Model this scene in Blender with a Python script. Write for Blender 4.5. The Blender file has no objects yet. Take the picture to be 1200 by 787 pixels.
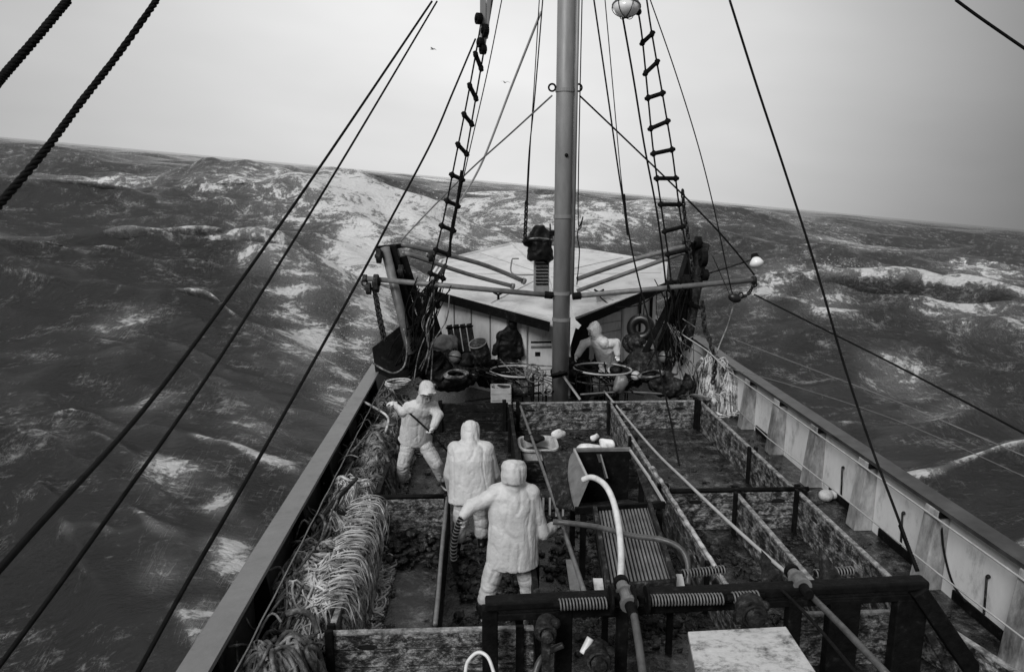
import bpy, bmesh, math, random
import numpy as np
from mathutils import Vector, Matrix, noise as mn
random.seed(7); np.random.seed(7)
S = bpy.context.scene
col = S.collection
V = Vector
R_ = math.radians
# ------------------------------------------------------------------ camera (boat frame: Y forward, deck z = 0)
F = 850.0; EYE = V((0, 0, 4.8)); SEA_H = 6.6
yaw, pit = R_(2.51), R_(11.0)
cf = V((math.sin(yaw)*math.cos(pit), math.cos(yaw)*math.cos(pit), -math.sin(pit)))
cr = V((math.cos(yaw), -math.sin(yaw), 0)); cu = cr.cross(cf)
def ray(px, py): return (cr*(px-600) + cu*(393.5-py) + cf*F).normalized()
def P(px, py, Y=None, Z=None, X=None):
    d = ray(px, py)
    if Y is not None: t = Y/d.y
    elif Z is not None: t = (Z-EYE.z)/d.z
    else: t = X/d.x
    return EYE + d*t
up = ray(1195, 268).cross(ray(5, 160)).normalized()
if up.z < 0: up = -up
wy = (V((0,1,0)) - up*up.y).normalized(); wx = wy.cross(up)
RM = Matrix((wx, wy, up)).to_4x4()
M = Matrix.Translation((0,0,SEA_H)) @ RM @ Matrix.Translation(-EYE)     # boat frame -> world (boat rolled and pitched on a level sea)
cam = bpy.data.objects.new('camera', bpy.data.cameras.new('camera')); col.objects.link(cam)
cam.data.lens = 36*F/1200; cam.data.sensor_width = 36; cam.data.clip_end = 20000; cam.data.clip_start = .05
cm = Matrix((cr, cu, -cf)).transposed().to_4x4(); cm.translation = EYE
cam.matrix_world = M @ cm; S.camera = cam
# ------------------------------------------------------------------ sky, sun, exposure
SUN_EL, SUN_AZ = R_(38), R_(218)      # azimuth clockwise from forward: behind and to port
w = bpy.data.worlds.new('World'); S.world = w; w.use_nodes = True
nt = w.node_tree; N = nt.nodes; L = nt.links; N.clear()
out = N.new('ShaderNodeOutputWorld'); bg = N.new('ShaderNodeBackground')
sky = N.new('ShaderNodeTexSky'); sky.sky_type = 'NISHITA'; sky.sun_disc = False
sky.sun_elevation = SUN_EL; sky.sun_rotation = SUN_AZ; sky.dust_density = 8; sky.air_density = 1.5
bw = N.new('ShaderNodeRGBToBW'); L.new(sky.outputs[0], bw.inputs[0])
tc = N.new('ShaderNodeTexCoord'); sx = N.new('ShaderNodeSeparateXYZ'); L.new(tc.outputs['Generated'], sx.inputs[0])
def mth(op, a, b=None, c=None, clamp=False):
    n = N.new('ShaderNodeMath'); n.operation = op; n.use_clamp = clamp
    for i, q in enumerate((a, b, c)):
        if q is None: continue
        if isinstance(q, (int, float)): n.inputs[i].default_value = q
        else: L.new(q, n.inputs[i])
    return n.outputs[0]
# overcast: an even grey cloud deck, brighter towards the bow, darker weather to starboard
az = mth('ARCTAN2', sx.outputs[0], sx.outputs[1])
a1 = mth('ADD', az, .02); a2 = mth('MULTIPLY', a1, a1)
g = mth('DIVIDE', 1.0, mth('ADD', 1.0, mth('MULTIPLY', a2, 1.6)))
rt = mth('SMOOTH_MIN', 0.0, mth('SUBTRACT', .32, az), .1)
g = mth('ADD', g, mth('MULTIPLY', rt, .85))
nz = N.new('ShaderNodeTexNoise'); nz.inputs['Scale'].default_value = 1.6; nz.inputs['Detail'].default_value = 4; nz.inputs['Roughness'].default_value=.5
mp = N.new('ShaderNodeMapping'); mp.inputs['Scale'].default_value = (1,1,3.2); L.new(tc.outputs['Generated'], mp.inputs[0]); L.new(mp.outputs[0], nz.inputs[0])
cl = mth('MULTIPLY_ADD', nz.outputs[0], .36, .82)
mixs = mth('MULTIPLY_ADD', bw.outputs[0], .10, 5.0)
cl = mth('MULTIPLY_ADD', nz.outputs[0], .62, .69)
tot = mth('MULTIPLY', mth('MULTIPLY', mixs, mth('MAXIMUM', g, .3)), cl)
L.new(tot, bg.inputs[0]); bg.inputs[1].default_value = .086; L.new(bg.outputs[0], out.inputs[0])
sl = bpy.data.lights.new('sun', 'SUN'); sl.energy = 1.5; sl.angle = R_(25)
so = bpy.data.objects.new('sun', sl); col.objects.link(so)
sd = V((math.sin(SUN_AZ)*math.cos(SUN_EL), math.cos(SUN_AZ)*math.cos(SUN_EL), math.sin(SUN_EL)))
so.rotation_euler = sd.to_track_quat('Z', 'Y').to_euler(); so.location = (-30,-30,40)
S.view_settings.view_transform = 'Standard'; S.view_settings.look = 'None'
S.view_settings.exposure = 0.80; S.view_settings.gamma = 1
S.render.engine = 'CYCLES'; S.cycles.max_bounces = 5

# ------------------------------------------------------------------ materials (all neutral greys: a black and white photograph)
def nodes(m): return m.node_tree.nodes, m.node_tree.links
def ramp(n, l, src, stops):
    r = n.new('ShaderNodeValToRGB'); l.new(src, r.inputs[0]); e = r.color_ramp.elements
    while len(e) < len(stops): e.new(.5)
    for q, (p, v) in zip(e, stops): q.position = p; q.color = (v, v, v, 1)
    return r.outputs[0]
def tex(n, l, co, scale, detail=6, rough=.6, sc=(1,1,1), rot=(0,0,0), dist=0, kind='ShaderNodeTexNoise'):
    mpn = n.new('ShaderNodeMapping'); mpn.inputs['Scale'].default_value = sc; mpn.inputs['Rotation'].default_value = rot
    l.new(co, mpn.inputs[0]); t = n.new(kind); t.inputs['Scale'].default_value = scale
    if kind == 'ShaderNodeTexNoise':
        t.inputs['Detail'].default_value = detail; t.inputs['Roughness'].default_value = rough; t.inputs['Distortion'].default_value = dist
    l.new(mpn.outputs[0], t.inputs[0]); return t.outputs[0]
def mat(name, stops, scale=6, rough=.5, bump=.1, sc=(1,1,1), detail=8, nr=.65, metallic=0, rr=.15, bscale=None, dist=0, spec=.5, bdist=.02):
    m = bpy.data.materials.new(name); m.use_nodes = True; n, l = nodes(m); b = n['Principled BSDF']
    co = n.new('ShaderNodeTexCoord').outputs['Object']
    t = tex(n, l, co, scale, detail, nr, sc, dist=dist)
    l.new(ramp(n, l, t, stops), b.inputs['Base Color'])
    t2 = tex(n, l, co, bscale or scale*3, 6, .7, sc)
    r = n.new('ShaderNodeMath'); r.operation = 'MULTIPLY_ADD'; l.new(t2, r.inputs[0]); r.inputs[1].default_value = rr*2; r.inputs[2].default_value = rough-rr
    l.new(r.outputs[0], b.inputs['Roughness']); b.inputs['Metallic'].default_value = metallic
    b.inputs['Specular IOR Level'].default_value = spec
    if bump:
        bp = n.new('ShaderNodeBump'); bp.inputs['Strength'].default_value = bump; bp.inputs['Distance'].default_value = bdist
        l.new(t2, bp.inputs['Height']); l.new(bp.outputs[0], b.inputs['Normal'])
    return m
MT = dict(
 board = mat('scuffed_board', [(.41,.003),(.48,.02),(.53,.15),(.60,.45)], 6.5, .45, .9, (1,1,1.7), nr=.86, detail=12, dist=.3),
 board_dark = mat('dark_board', [(.4,.003),(.55,.012),(.66,.12)], 6, .5, .9, (1,1,1.7), nr=.84, detail=12, dist=.3, spec=.12),
 board_top = mat('worn_board_edge', [(.38,.05),(.5,.22),(.62,.42)], 9, .5, .5, nr=.75),
 deck = mat('wet_deck', [(.38,.002),(.48,.012),(.56,.06),(.66,.25)], 3.2, .24, .7, nr=.84, detail=12, dist=.3, bscale=11, spec=.5),  # pale mottles put wet highlights into the base colour
 steel = mat('dark_steel', [(.3,.002),(.6,.007),(.75,.03)], 9, .6, .6, spec=.10),
 rust = mat('rusty_steel', [(.38,.006),(.54,.03),(.66,.13)], 9, .6, .9, nr=.8, spec=.12),
 galv = mat('grey_steel', [(.3,.09),(.6,.17),(.75,.25)], 6, .42, .25),
 galvl = mat('light_grey_steel', [(.3,.3),(.6,.42),(.75,.5)], 6, .42, .2),
 mast = mat('grey_mast_paint', [(.3,.15),(.5,.21),(.7,.28)], 3, .45, .15, (1,1,.25)),
 white = mat('weathered_white_paint', [(.26,.10),(.36,.32),(.46,.52),(.7,.66)], 2.6, .45, .15, (1,1,.35), nr=.72),
 bulw = mat('bulwark_paint', [(.26,.15),(.36,.45),(.46,.68),(.72,.78)], 2.0, .45, .2, (1,1.2,.6), nr=.75),
 stan = mat('stained_stanchion_paint', [(.36,.06),(.5,.24),(.66,.46)], 2.2, .5, .3, (1,1,.4), nr=.75),
 roof = mat('roof_paint', [(.30,.22),(.40,.46),(.52,.62),(.7,.70)], 1.1, .45, .2, nr=.8, detail=12, dist=.5),
 cap = mat('cap_rail_paint', [(.32,.10),(.42,.16),(.6,.19),(.72,.24)], 3.5, .45, .3, nr=.8, detail=12),
 capd = mat('dark_cap_rail_paint', [(.3,.015),(.5,.04),(.7,.08)], 2.5, .4, .15),
 oil = mat('white_oilskin', [(.26,.30),(.40,.50),(.6,.62)], 5, .5, .6, nr=.75, bscale=9, bdist=.03),
 oil2 = mat('pale_oilskin_trousers', [(.32,.20),(.45,.42),(.65,.58)], 5, .5, .7, nr=.75, bscale=9, bdist=.03),
 rubber = mat('black_rubber', [(.3,.004),(.7,.016)], 8, .35, .2),
 skin = mat('skin', [(.3,.16),(.7,.28)], 8, .5, .1),
 glove = mat('rubber_glove', [(.3,.45),(.6,.7)], 8, .45, .2),
 ropep = mat('pale_rope', [(.36,.06),(.46,.32),(.58,.64)], 5, .7, .5, nr=.7, bscale=90),
 ropem = mat('grey_rope', [(.38,.012),(.5,.09),(.62,.3)], 5, .7, .5, nr=.7, bscale=90),
 roped = mat('dark_rope', [(.3,.003),(.7,.012)], 12, .8, .5, bscale=90, spec=.1),
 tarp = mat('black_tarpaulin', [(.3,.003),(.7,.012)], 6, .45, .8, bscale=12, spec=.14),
 hosew = mat('white_hose', [(.3,.5),(.6,.75)], 8, .35, .1),
 hoseg = mat('grey_hose', [(.3,.035),(.6,.09)], 8, .4, .2),
 box = mat('stained_white_lid', [(.36,.05),(.43,.28),(.50,.52),(.7,.66)], 4.5, .4, .3, (1,1.5,1), nr=.82, dist=.15, detail=12),
 fish = mat('wet_white_catch', [(.3,.35),(.5,.8)], 7, .3, .3),
 crab = mat('dark_wet_catch', [(.38,.004),(.55,.025),(.68,.3)], 12, .4, .9, nr=.85, spec=.3),
 glass = mat('lamp_glass', [(.3,.7),(.6,.85)], 3, .2, .0),
 bird = mat('gull_feathers', [(.3,.2),(.6,.35)], 3, .7, .0),
 foamm = mat('spray_water', [(.3,.75),(.7,.85)], 3, .6, 0),
 hullp = mat('hull_paint', [(.3,.02),(.6,.05)], 1.5, .4, .2),
)

# ------------------------------------------------------------------ mesh helpers
class MB:
    def __init__(s): s.v = []; s.f = []
    def add(s, vs, fs):
        o = len(s.v); s.v += [tuple(q) for q in vs]; s.f += [tuple(i+o for i in f) for f in fs]; return s
    def hexa(s, p):   # 8 points: bottom 4 ccw, top 4
        return s.add(p, [(3,2,1,0),(4,5,6,7),(0,1,5,4),(1,2,6,5),(2,3,7,6),(3,0,4,7)])
    def box(s, a, b):
        x0,y0,z0 = a; x1,y1,z1 = b
        return s.hexa([(x0,y0,z0),(x1,y0,z0),(x1,y1,z0),(x0,y1,z0),(x0,y0,z1),(x1,y0,z1),(x1,y1,z1),(x0,y1,z1)])
    def beam(s, a, b, w_, h_, upv=(0,0,1), w2=None, h2=None):
        a = V(a); b = V(b); d = (b-a).normalized(); sd_ = d.cross(V(upv))
        if sd_.length < 1e-4: sd_ = d.cross(V((0,1,0)))
        sd_.normalize(); u = sd_.cross(d); w2 = w2 or w_; h2 = h2 or h_
        def rg(c, ww, hh): return [c-sd_*ww/2-u*hh/2, c+sd_*ww/2-u*hh/2, c+sd_*ww/2+u*hh/2, c-sd_*ww/2+u*hh/2]
        q = rg(a, w_, h_)+rg(b, w2, h2)
        return s.add(q, [(0,1,2,3),(7,6,5,4),(0,4,5,1),(1,5,6,2),(2,6,7,3),(3,7,4,0)])
    def tube(s, pts, r, n=8, cap=True, ry=None, side=None, twist=0):
        pts = [V(p) for p in pts]; k = len(pts)
        rs = r if isinstance(r, (list, tuple)) else [r]*k
        ry = ry if ry is not None else rs
        ry = ry if isinstance(ry, (list, tuple)) else [ry]*k
        vs = []; prev = None
        for i, p in enumerate(pts):
            d = (pts[min(i+1,k-1)]-pts[max(i-1,0)]).normalized()
            if side is not None: a = V(side); a = a-d*a.dot(d)
            elif prev is None: a = d.orthogonal()
            else: a = prev-d*prev.dot(d)
            if a.length < 1e-6: a = d.orthogonal()
            a.normalize(); prev = a; b = d.cross(a)
            for j in range(n):
                t = 2*math.pi*j/n+twist*i
                vs.append(p+a*math.cos(t)*rs[i]+b*math.sin(t)*ry[i])
        fs = []
        for i in range(k-1):
            for j in range(n):
                j2 = (j+1) % n; fs.append((i*n+j, i*n+j2, (i+1)*n+j2, (i+1)*n+j))
        if cap: fs.append(tuple(range(n))[::-1]); fs.append(tuple((k-1)*n+j for j in range(n)))
        return s.add(vs, fs)
    def capsule(s, a, b, ra, rb, n=12, side=None, fa=1, fb=1):
        a = V(a); b = V(b); d = (b-a).normalized(); pts = []; rx = []; ry_ = []
        for q in (0,.35,.65,.87,1):
            t = q*math.pi/2; pts.append(a-d*ra*math.cos(t)*min(fa,1)); rx.append(max(ra*math.sin(t),.001)); ry_.append(max(ra*math.sin(t)*fa,.001))
        for q in (0,.13,.35,.65,1):
            t = q*math.pi/2; pts.append(b+d*rb*math.sin(t)*min(fb,1)); rx.append(max(rb*math.cos(t),.001)); ry_.append(max(rb*math.cos(t)*fb,.001))
        return s.tube(pts, rx, n, ry=ry_, side=side)
    def ball(s, c, r, n=12, m=8, rot=None):
        c = V(c); r = V(r) if not isinstance(r, (int, float)) else V((r,r,r)); vs = []; fs = []
        for i in range(1, m):
            t = math.pi*i/m
            for j in range(n):
                u = 2*math.pi*j/n; q = V((math.sin(t)*math.cos(u)*r.x, math.sin(t)*math.sin(u)*r.y, math.cos(t)*r.z))
                if rot: q = rot @ q
                vs.append(c+q)
        q = V((0,0,r.z)); q = rot @ q if rot else q
        vs.append(c+q); vs.append(c-q); T = len(vs)-2
        for i in range(m-2):
            for j in range(n): fs.append((i*n+j, (i+1)*n+j, (i+1)*n+(j+1)%n, i*n+(j+1)%n))
        for j in range(n): fs.append((T, j, (j+1)%n)); fs.append((T+1, (m-2)*n+(j+1)%n, (m-2)*n+j))
        return s.add(vs, fs)
    def torus(s, c, R, r, nrm=(0,0,1), n=28, m=8, a0=0, a1=2*math.pi, sq=1):
        c = V(c); z = V(nrm).normalized(); x = z.orthogonal().normalized(); 
        if abs(z.z) < .5: x = V((0,0,1)).cross(z).normalized()
        else: x = V((1,0,0)); x = (x - z*x.dot(z)).normalized()
        y = z.cross(x); full = abs(a1-a0-2*math.pi) < 1e-6
        pts = [c+x*math.cos(a0+(a1-a0)*i/n)*R+y*math.sin(a0+(a1-a0)*i/n)*R*sq for i in range(n+1)]
        return s.tube(pts, r, m, cap=not full)
    def build(s, name, m, parent=None, smooth=False, bevel=0):
        me = bpy.data.meshes.new(name); me.from_pydata(s.v, [], s.f); me.update()
        bm = bmesh.new(); bm.from_mesh(me); bmesh.ops.recalc_face_normals(bm, faces=bm.faces); bm.to_mesh(me); bm.free()
        me.materials.append(m)
        if smooth: me.polygons.foreach_set('use_smooth', [True]*len(me.polygons))
        o = bpy.data.objects.new(name, me); col.objects.link(o); o.parent = parent
        if bevel:
            b = o.modifiers.new('bevel', 'BEVEL'); b.width = bevel; b.segments = 2; b.limit_method = 'ANGLE'
        return o
def tag(o, label=None, cat=None, group=None, kind=None):
    if label: o['label'] = label
    if cat: o['category'] = cat
    if group: o['group'] = group
    if kind: o['kind'] = kind
    return o
def empty(name, loc, label=None, cat=None, group=None, rz=0):
    o = bpy.data.objects.new(name, None); col.objects.link(o); o.location = loc; o.rotation_euler = (0,0,rz); o.empty_display_size = .2
    return tag(o, label, cat, group)
class Rel(MB):    # mesh builder in boat coordinates below an Empty placed at loc
    def __init__(s, loc): super().__init__(); s.o = V(loc)
    def build(s, *a, **k):
        s.v = [tuple(V(q)-s.o) for q in s.v]; return super().build(*a, **k)
def smoothpath(pts, sub=6):
    pts = [V(p) for p in pts]; 
    if len(pts) < 3:
        return [pts[0].lerp(pts[-1], i/sub) for i in range(sub+1)]
    o = []
    for i in range(len(pts)-1):
        p0 = pts[max(i-1,0)]; p1 = pts[i]; p2 = pts[i+1]; p3 = pts[min(i+2,len(pts)-1)]
        for k in range(sub):
            t = k/sub
            o.append(.5*((2*p1)+(p2-p0)*t+(2*p0-5*p1+4*p2-p3)*t*t+(3*p1-p0-3*p2+p3)*t**3))
    o.append(pts[-1]); return o

# ------------------------------------------------------------------ THE SEA
W_ = lambda p: M @ V(p)
def sea():
    th = np.concatenate([np.linspace(-100,-43,110,endpoint=False), np.linspace(-43,43,1050), np.linspace(43,100,111)[1:]])*np.pi/180
    r = np.exp(np.linspace(math.log(2.5), math.log(9000), 1000))
    T, Rr = np.meshgrid(th, r); X = Rr*np.sin(T); Y = Rr*np.cos(T)
    sp = Rr*0.0085
    X0 = X.copy(); Y0 = Y.copy(); Z = np.zeros_like(X); DX = np.zeros_like(X); DY = np.zeros_like(X); J = np.zeros_like(X)
    rng = np.random.RandomState(11)
    wd = math.radians(188)     # waves run towards the boat
    lam = np.exp(np.linspace(math.log(.8), math.log(75), 78))*(1+.06*rng.randn(78))
    for l_ in lam:
        k = 2*math.pi/l_; a = wd + rng.randn()*(.30 if l_ < 12 else .26); kx, ky = math.sin(a)*k, math.cos(a)*k
        A = (.0225 if l_ > 24 else .0165)*l_**.78 if l_ > 9 else .0185*l_**.92
        att = np.clip((l_/sp-2.5)/3, 0, 1)
        grp = 1
        ph = rng.rand()*6.283; q = kx*X0+ky*Y0+ph; s_ = np.sin(q)*att; c_ = np.cos(q)*att
        Z += A*c_; chop = .95
        DX -= chop*A*kx/k*s_; DY -= chop*A*ky/k*s_
        J += chop*A*k*c_
    # big breaking seas the photograph shows
    cen = M.inverted()
    def gp(px, py, h=0):
        d = RM.to_3x3() @ ray(px, py); t = (h-SEA_H)/d.z; return d*t
    jn = J[(Rr > 10) & (Rr < 200)]; j0, j1 = np.percentile(jn, 94), np.percentile(jn, 99.6); foam = np.clip((J-j0)/(j1-j0), 0, 1)*.95
    def ridge(d, azd, h, wr, wa, fo, tilt=0, fs=1.0):
        nonlocal Z, foam
        a = math.radians(azd); cx, cy = d*math.sin(a), d*math.cos(a)
        rr = (X0-cx)*math.sin(a)+(Y0-cy)*math.cos(a); ss = (X0-cx)*math.cos(a)-(Y0-cy)*math.sin(a)
        rr = rr + tilt*ss
        asym = np.where(rr < 0, wr*.6, wr*1.3)
        md = 1+.14*np.sin(ss*.27+d)+.10*np.sin(ss*.55+rr*.2+d*2)+.05*np.sin(ss*1.05-rr*.3+d)
        g_ = np.exp(-(rr/asym)**2-(ss/wa)**2); Z += h*g_*md
        fm = np.exp(-((rr+wr*.25)/(wr*.55*fs))**2-(ss/(wa*.9))**2); foam = np.maximum(foam, fm*fo)
    pix = lambda px: math.degrees(math.atan2(*(lambda d: (d.x, d.y))(RM.to_3x3() @ ray(px, 250))))
    ridge(66, pix(470), 4.3, 10, 15, 1.25, .1, 1.4)
    ridge(92, pix(560), 3.3, 10, 22, 1.0, -.05, 1.2)
    ridge(112, pix(350), 3.3, 12, 20, .9, .0)
    ridge(84, pix(655), 2.6, 8, 14, 1.0, -.1, 1.2)
    ridge(44, pix(430), 2.0, 5, 9, 1.5, .1, 1.4)
    ridge(120, pix(230), 2.8, 16, 34, .2, .15)
    ridge(160, pix(60), 1.2, 18, 40, .2, .1)
    ridge(50, pix(190), 1.9, 7, 16, .2, .25)
    ridge(170, pix(760), 2.4, 16, 30, .5, -.1)
    ridge(240, pix(900), 2.6, 20, 40, .4, -.1)
    ridge(78, pix(1000), 2.4, 6, 7, 1.1, -.35, .8)
    ridge(54, pix(1180), 2.2, 5, 7, 1.1, -.3, .9)
    ridge(27, pix(1080), .5, 4, 9, .1, -.3)
    def patch(px, py, hw, hh, st):
        nonlocal foam
        c = gp(px, py); d = math.hypot(c.x, c.y); a = math.atan2(c.x, c.y)
        rr = (X0-c.x)*math.sin(a)+(Y0-c.y)*math.cos(a); ss = (X0-c.x)*math.cos(a)-(Y0-c.y)*math.sin(a)
        lr = hw/F*d; rad = min(max(d*d*hh/(F*SEA_H), .6), d*.22)
        foam = np.maximum(foam, st*1.0*np.exp(-1.3*((rr/rad)**2+(ss/lr)**2)))
    for a in [(200,345,80,22,1.1),(170,305,90,10,.75),(130,330,60,8,.6),(290,330,50,14,.8),(395,365,60,50,1.45),(425,310,50,30,1.6),(440,400,30,30,1.3),(300,395,60,14,.95),(90,520,60,12,.75),(60,300,70,8,.7),(120,225,60,6,.75),(350,440,50,34,.95),(440,345,40,45,1.2),(330,400,60,30,.8),(300,300,60,14,.5),(245,690,44,34,1.15),(225,640,35,18,.8),(210,770,50,18,1.0),
              (470,238,80,14,1.15),(400,250,50,12,1.0),(560,232,60,12,1.1),(620,245,50,14,.95),(520,268,60,14,1.0),(340,215,50,5,.9),(500,212,60,5,1.1),(310,203,40,3,1.1),(60,440,60,12,.55),(140,620,60,22,.62),(280,540,70,30,.6),(120,740,70,20,.6),(390,490,50,34,.75),(420,420,30,30,.9),
              (1000,290,48,8,1.2),(1165,325,50,10,1.25),(1090,345,60,10,.9),(930,330,50,10,.75),(930,400,40,16,.8),(880,420,36,30,.85),(960,450,50,14,.75),(1120,460,80,16,.8),(1060,400,60,12,.7),(1060,500,50,14,.75),
              (1150,540,60,26,.75),(1100,560,50,20,.65),(1070,275,30,3,.95),(870,250,30,3,.95),(750,260,60,16,.75),(720,242,60,7,.9),(900,262,40,4,.75),(1130,400,60,8,.7)]: patch(*a)
    # calm, foam-washed water against the hull; keep the sea out of the boat
    bx = X0-1.65; 
    def hullmask(pad):
        wdt = 4.2*np.clip((36-Y0)/16, 0, 1)**.6
        return np.clip((wdt+pad-np.abs(bx))/pad, 0, 1)*np.clip((37-Y0)/3, 0, 1)
    m_ = hullmask(7.0)
    Z = Z*(1-.75*m_); DX *= (1-m_); DY *= (1-m_)
    ins = hullmask(.01) > .5
    Z = np.where(ins, -3.0, Z)
    Zc = Z
    X = X0+DX; Y = Y0+DY; Z = Zc
    nr, na = X.shape; co = np.stack([X, Y, Z], -1).reshape(-1, 3).astype(np.float32)
    idx = np.arange(nr*na).reshape(nr, na)
    q = np.stack([idx[:-1,:-1], idx[:-1,1:], idx[1:,1:], idx[1:,:-1]], -1).reshape(-1, 4)
    q = q[:, ::-1]
    me = bpy.data.meshes.new('sea'); me.vertices.add(len(co)); me.vertices.foreach_set('co', co.ravel())
    me.loops.add(q.size); me.loops.foreach_set('vertex_index', q.ravel().astype(np.int32))
    me.polygons.add(len(q)); me.polygons.foreach_set('loop_start', (np.arange(len(q))*4).astype(np.int32)); me.polygons.foreach_set('loop_total', np.full(len(q), 4, np.int32))
    me.polygons.foreach_set('use_smooth', np.ones(len(q), bool))
    me.update(); me.validate()
    at = me.attributes.new('foam', 'FLOAT', 'POINT'); at.data.foreach_set('value', foam.ravel().astype(np.float32))
    m = bpy.data.materials.new('sea_water'); m.use_nodes = True; n, l = nodes(m); b = n['Principled BSDF']
    co_ = n.new('ShaderNodeTexCoord').outputs['Object']; ga = n.new('ShaderNodeAttribute'); ga.attribute_name = 'foam'
    def mm(op, a, b_=None, c=None, cl=False):
        k = n.new('ShaderNodeMath'); k.operation = op; k.use_clamp = cl
        for i, z in enumerate((a, b_, c)):
            if z is None: continue
            if isinstance(z, (int, float)): k.inputs[i].default_value = z
            else: l.new(z, k.inputs[i])
        return k.outputs[0]
    t1 = tex(n, l, co_, .7, 13, .74, (.75,1.35,1), (0,0,R_(6)), .5)
    t2 = tex(n, l, co_, 5.5, 8, .78, (.8,1.2,1), (0,0,R_(-5)), .6)
    t3 = tex(n, l, co_, .06, 4, .6, (1,1,1))
    big = mm('MULTIPLY_ADD', mm('SUBTRACT', t3, .5), .5, ga.outputs['Fac'])
    brk = mm('MULTIPLY_ADD', mm('SUBTRACT', t2, .5), 1.7, mm('MULTIPLY', mm('SUBTRACT', t1, .5), 3.0))
    gg = mm('MINIMUM', mm('MULTIPLY_ADD', ga.outputs['Fac'], 1.2, 1.05), 1.7); ff = mm('MULTIPLY_ADD', brk, gg, big)
    wht = n.new('ShaderNodeMapRange'); wht.interpolation_type = 'SMOOTHSTEP'; l.new(ff, wht.inputs[0]); wht.inputs[1].default_value = .58; wht.inputs[2].default_value = 1.0
    # thin wind streaks of foam
    st = tex(n, l, co_, .9, 6, .68, (2.6,.16,1), (0,0,R_(22)), 1.6)
    st2 = mm('ABSOLUTE', mm('SUBTRACT', st, .5)); 
    sr = n.new('ShaderNodeMapRange'); l.new(st2, sr.inputs[0]); sr.inputs[1].default_value = .010; sr.inputs[2].default_value = 0; 
    gate = n.new('ShaderNodeMapRange'); l.new(mm('ADD', t1, mm('MULTIPLY', ga.outputs['Fac'], .25)), gate.inputs[0]); gate.inputs[1].default_value = .50; gate.inputs[2].default_value = .64
    stf = mm('MULTIPLY', mm('MULTIPLY', sr.outputs[0], gate.outputs[0]), .8)
    t5 = tex(n, l, co_, 6.0, 7, .8, (.55,1.5,1), (0,0,R_(-16)), .4); fk = n.new('ShaderNodeMapRange'); fk.interpolation_type = 'SMOOTHSTEP'; l.new(mm('MULTIPLY_ADD', mm('SUBTRACT', t1, .5), 1.1, mm('MULTIPLY_ADD', ga.outputs['Fac'], .12, t5)), fk.inputs[0]); fk.inputs[1].default_value = .56; fk.inputs[2].default_value = .78  # foam flecks, also painted as the sparkle of fine ripples
    fac = mm('MAXIMUM', mm('MAXIMUM', wht.outputs[0], stf), mm('MULTIPLY', fk.outputs[0], .42), cl=True)
    mixc = n.new('ShaderNodeMix'); mixc.data_type = 'RGBA'; l.new(fac, mixc.inputs[0])
    aer = n.new('ShaderNodeMapRange'); aer.interpolation_type = 'SMOOTHSTEP'; l.new(mm('MULTIPLY_ADD', t1, .9, mm('MULTIPLY', big, 1.0)), aer.inputs[0]); aer.inputs[1].default_value = .48; aer.inputs[2].default_value = 1.6
    wc = n.new('ShaderNodeMix'); wc.data_type = 'RGBA'; l.new(aer.outputs[0], wc.inputs[0]); wc.inputs[6].default_value = (.052,.052,.052,1); wc.inputs[7].default_value = (.26,.26,.26,1); l.new(wc.outputs[2], mixc.inputs[6])
    mixc.inputs[7].default_value = (.78,.78,.78,1); l.new(mixc.outputs[2], b.inputs['Base Color'])
    l.new(mm('MULTIPLY_ADD', fac, .5, .14), b.inputs['Roughness'])
    b.inputs['IOR'].default_value = 1.33; b.inputs['Specular IOR Level'].default_value = .5
    h1 = tex(n, l, co_, 1.5, 10, .66, (.8,2.0,1), (0,0,R_(8)), .4); h2 = tex(n, l, co_, 7, 7, .7, (.8,2.0,1), (0,0,R_(-12)), .3)
    h3 = tex(n, l, co_, 26, 4, .65, (.8,1.8,1), (0,0,R_(5))); hh = mm('MULTIPLY_ADD', h3, .05, mm('ADD', mm('MULTIPLY', h1, .42), mm('MULTIPLY', h2, .24))); hh = mm('MULTIPLY_ADD', fac, .06, hh)
    bp = n.new('ShaderNodeBump'); bp.inputs['Strength'].default_value = 1; bp.inputs['Distance'].default_value = .6; l.new(hh, bp.inputs['Height']); l.new(bp.outputs[0], b.inputs['Normal'])
    me.materials.append(m)
    o = bpy.data.objects.new('sea', me); col.objects.link(o); o['kind'] = 'structure'; o['_w'] = 1
    return o
sea()

# ------------------------------------------------------------------ THE BOAT: hull, deck, bulwarks
XL, XR, CX = -2.42, 5.72, 1.65      # outer faces of the two bulwarks, centreline
def halfw(y): return 4.07*max(0, min(1, (36-y)/18))**.62 if y > 18 else 4.07
boat = empty('fishing_boat', (CX, 10, 0), 'old steel fishing boat with white painted bulwarks pitching through the rough sea', 'boat')
ys = [-4] + [y for y in range(0, 36, 2)] + [35.5]
mb = Rel((CX,10,0)); vs = []; fs = []
for y in ys:
    hw = halfw(y); rise = max(0, y-16)**1.5*.012
    for (sx_, z) in ((-1, .02+rise), (-1, -1.2), (-.8, -2.8), (.8, -2.8), (1, -1.2), (1, .02+rise)):
        vs.append((CX+sx_*hw, y, z))
for i in range(len(ys)-1):
    for j in range(5): a = i*6+j; fs.append((a, a+1, a+7, a+6))
mb.add(vs, fs); mb.build('hull', MT['hullp'], boat, smooth=True)
dk = MB(); vs = []; fs = []
for i, y in enumerate(ys):
    hw = halfw(y)-.05; rise = max(0, y-16)**1.5*.012
    vs += [(CX-hw, y, rise), (CX+hw, y, rise)]
for i in range(len(ys)-1): fs.append((2*i, 2*i+1, 2*i+3, 2*i+2))
dk.add(vs, fs); d_ = dk.build('deck', MT['deck']); d_['kind'] = 'structure'

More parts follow.
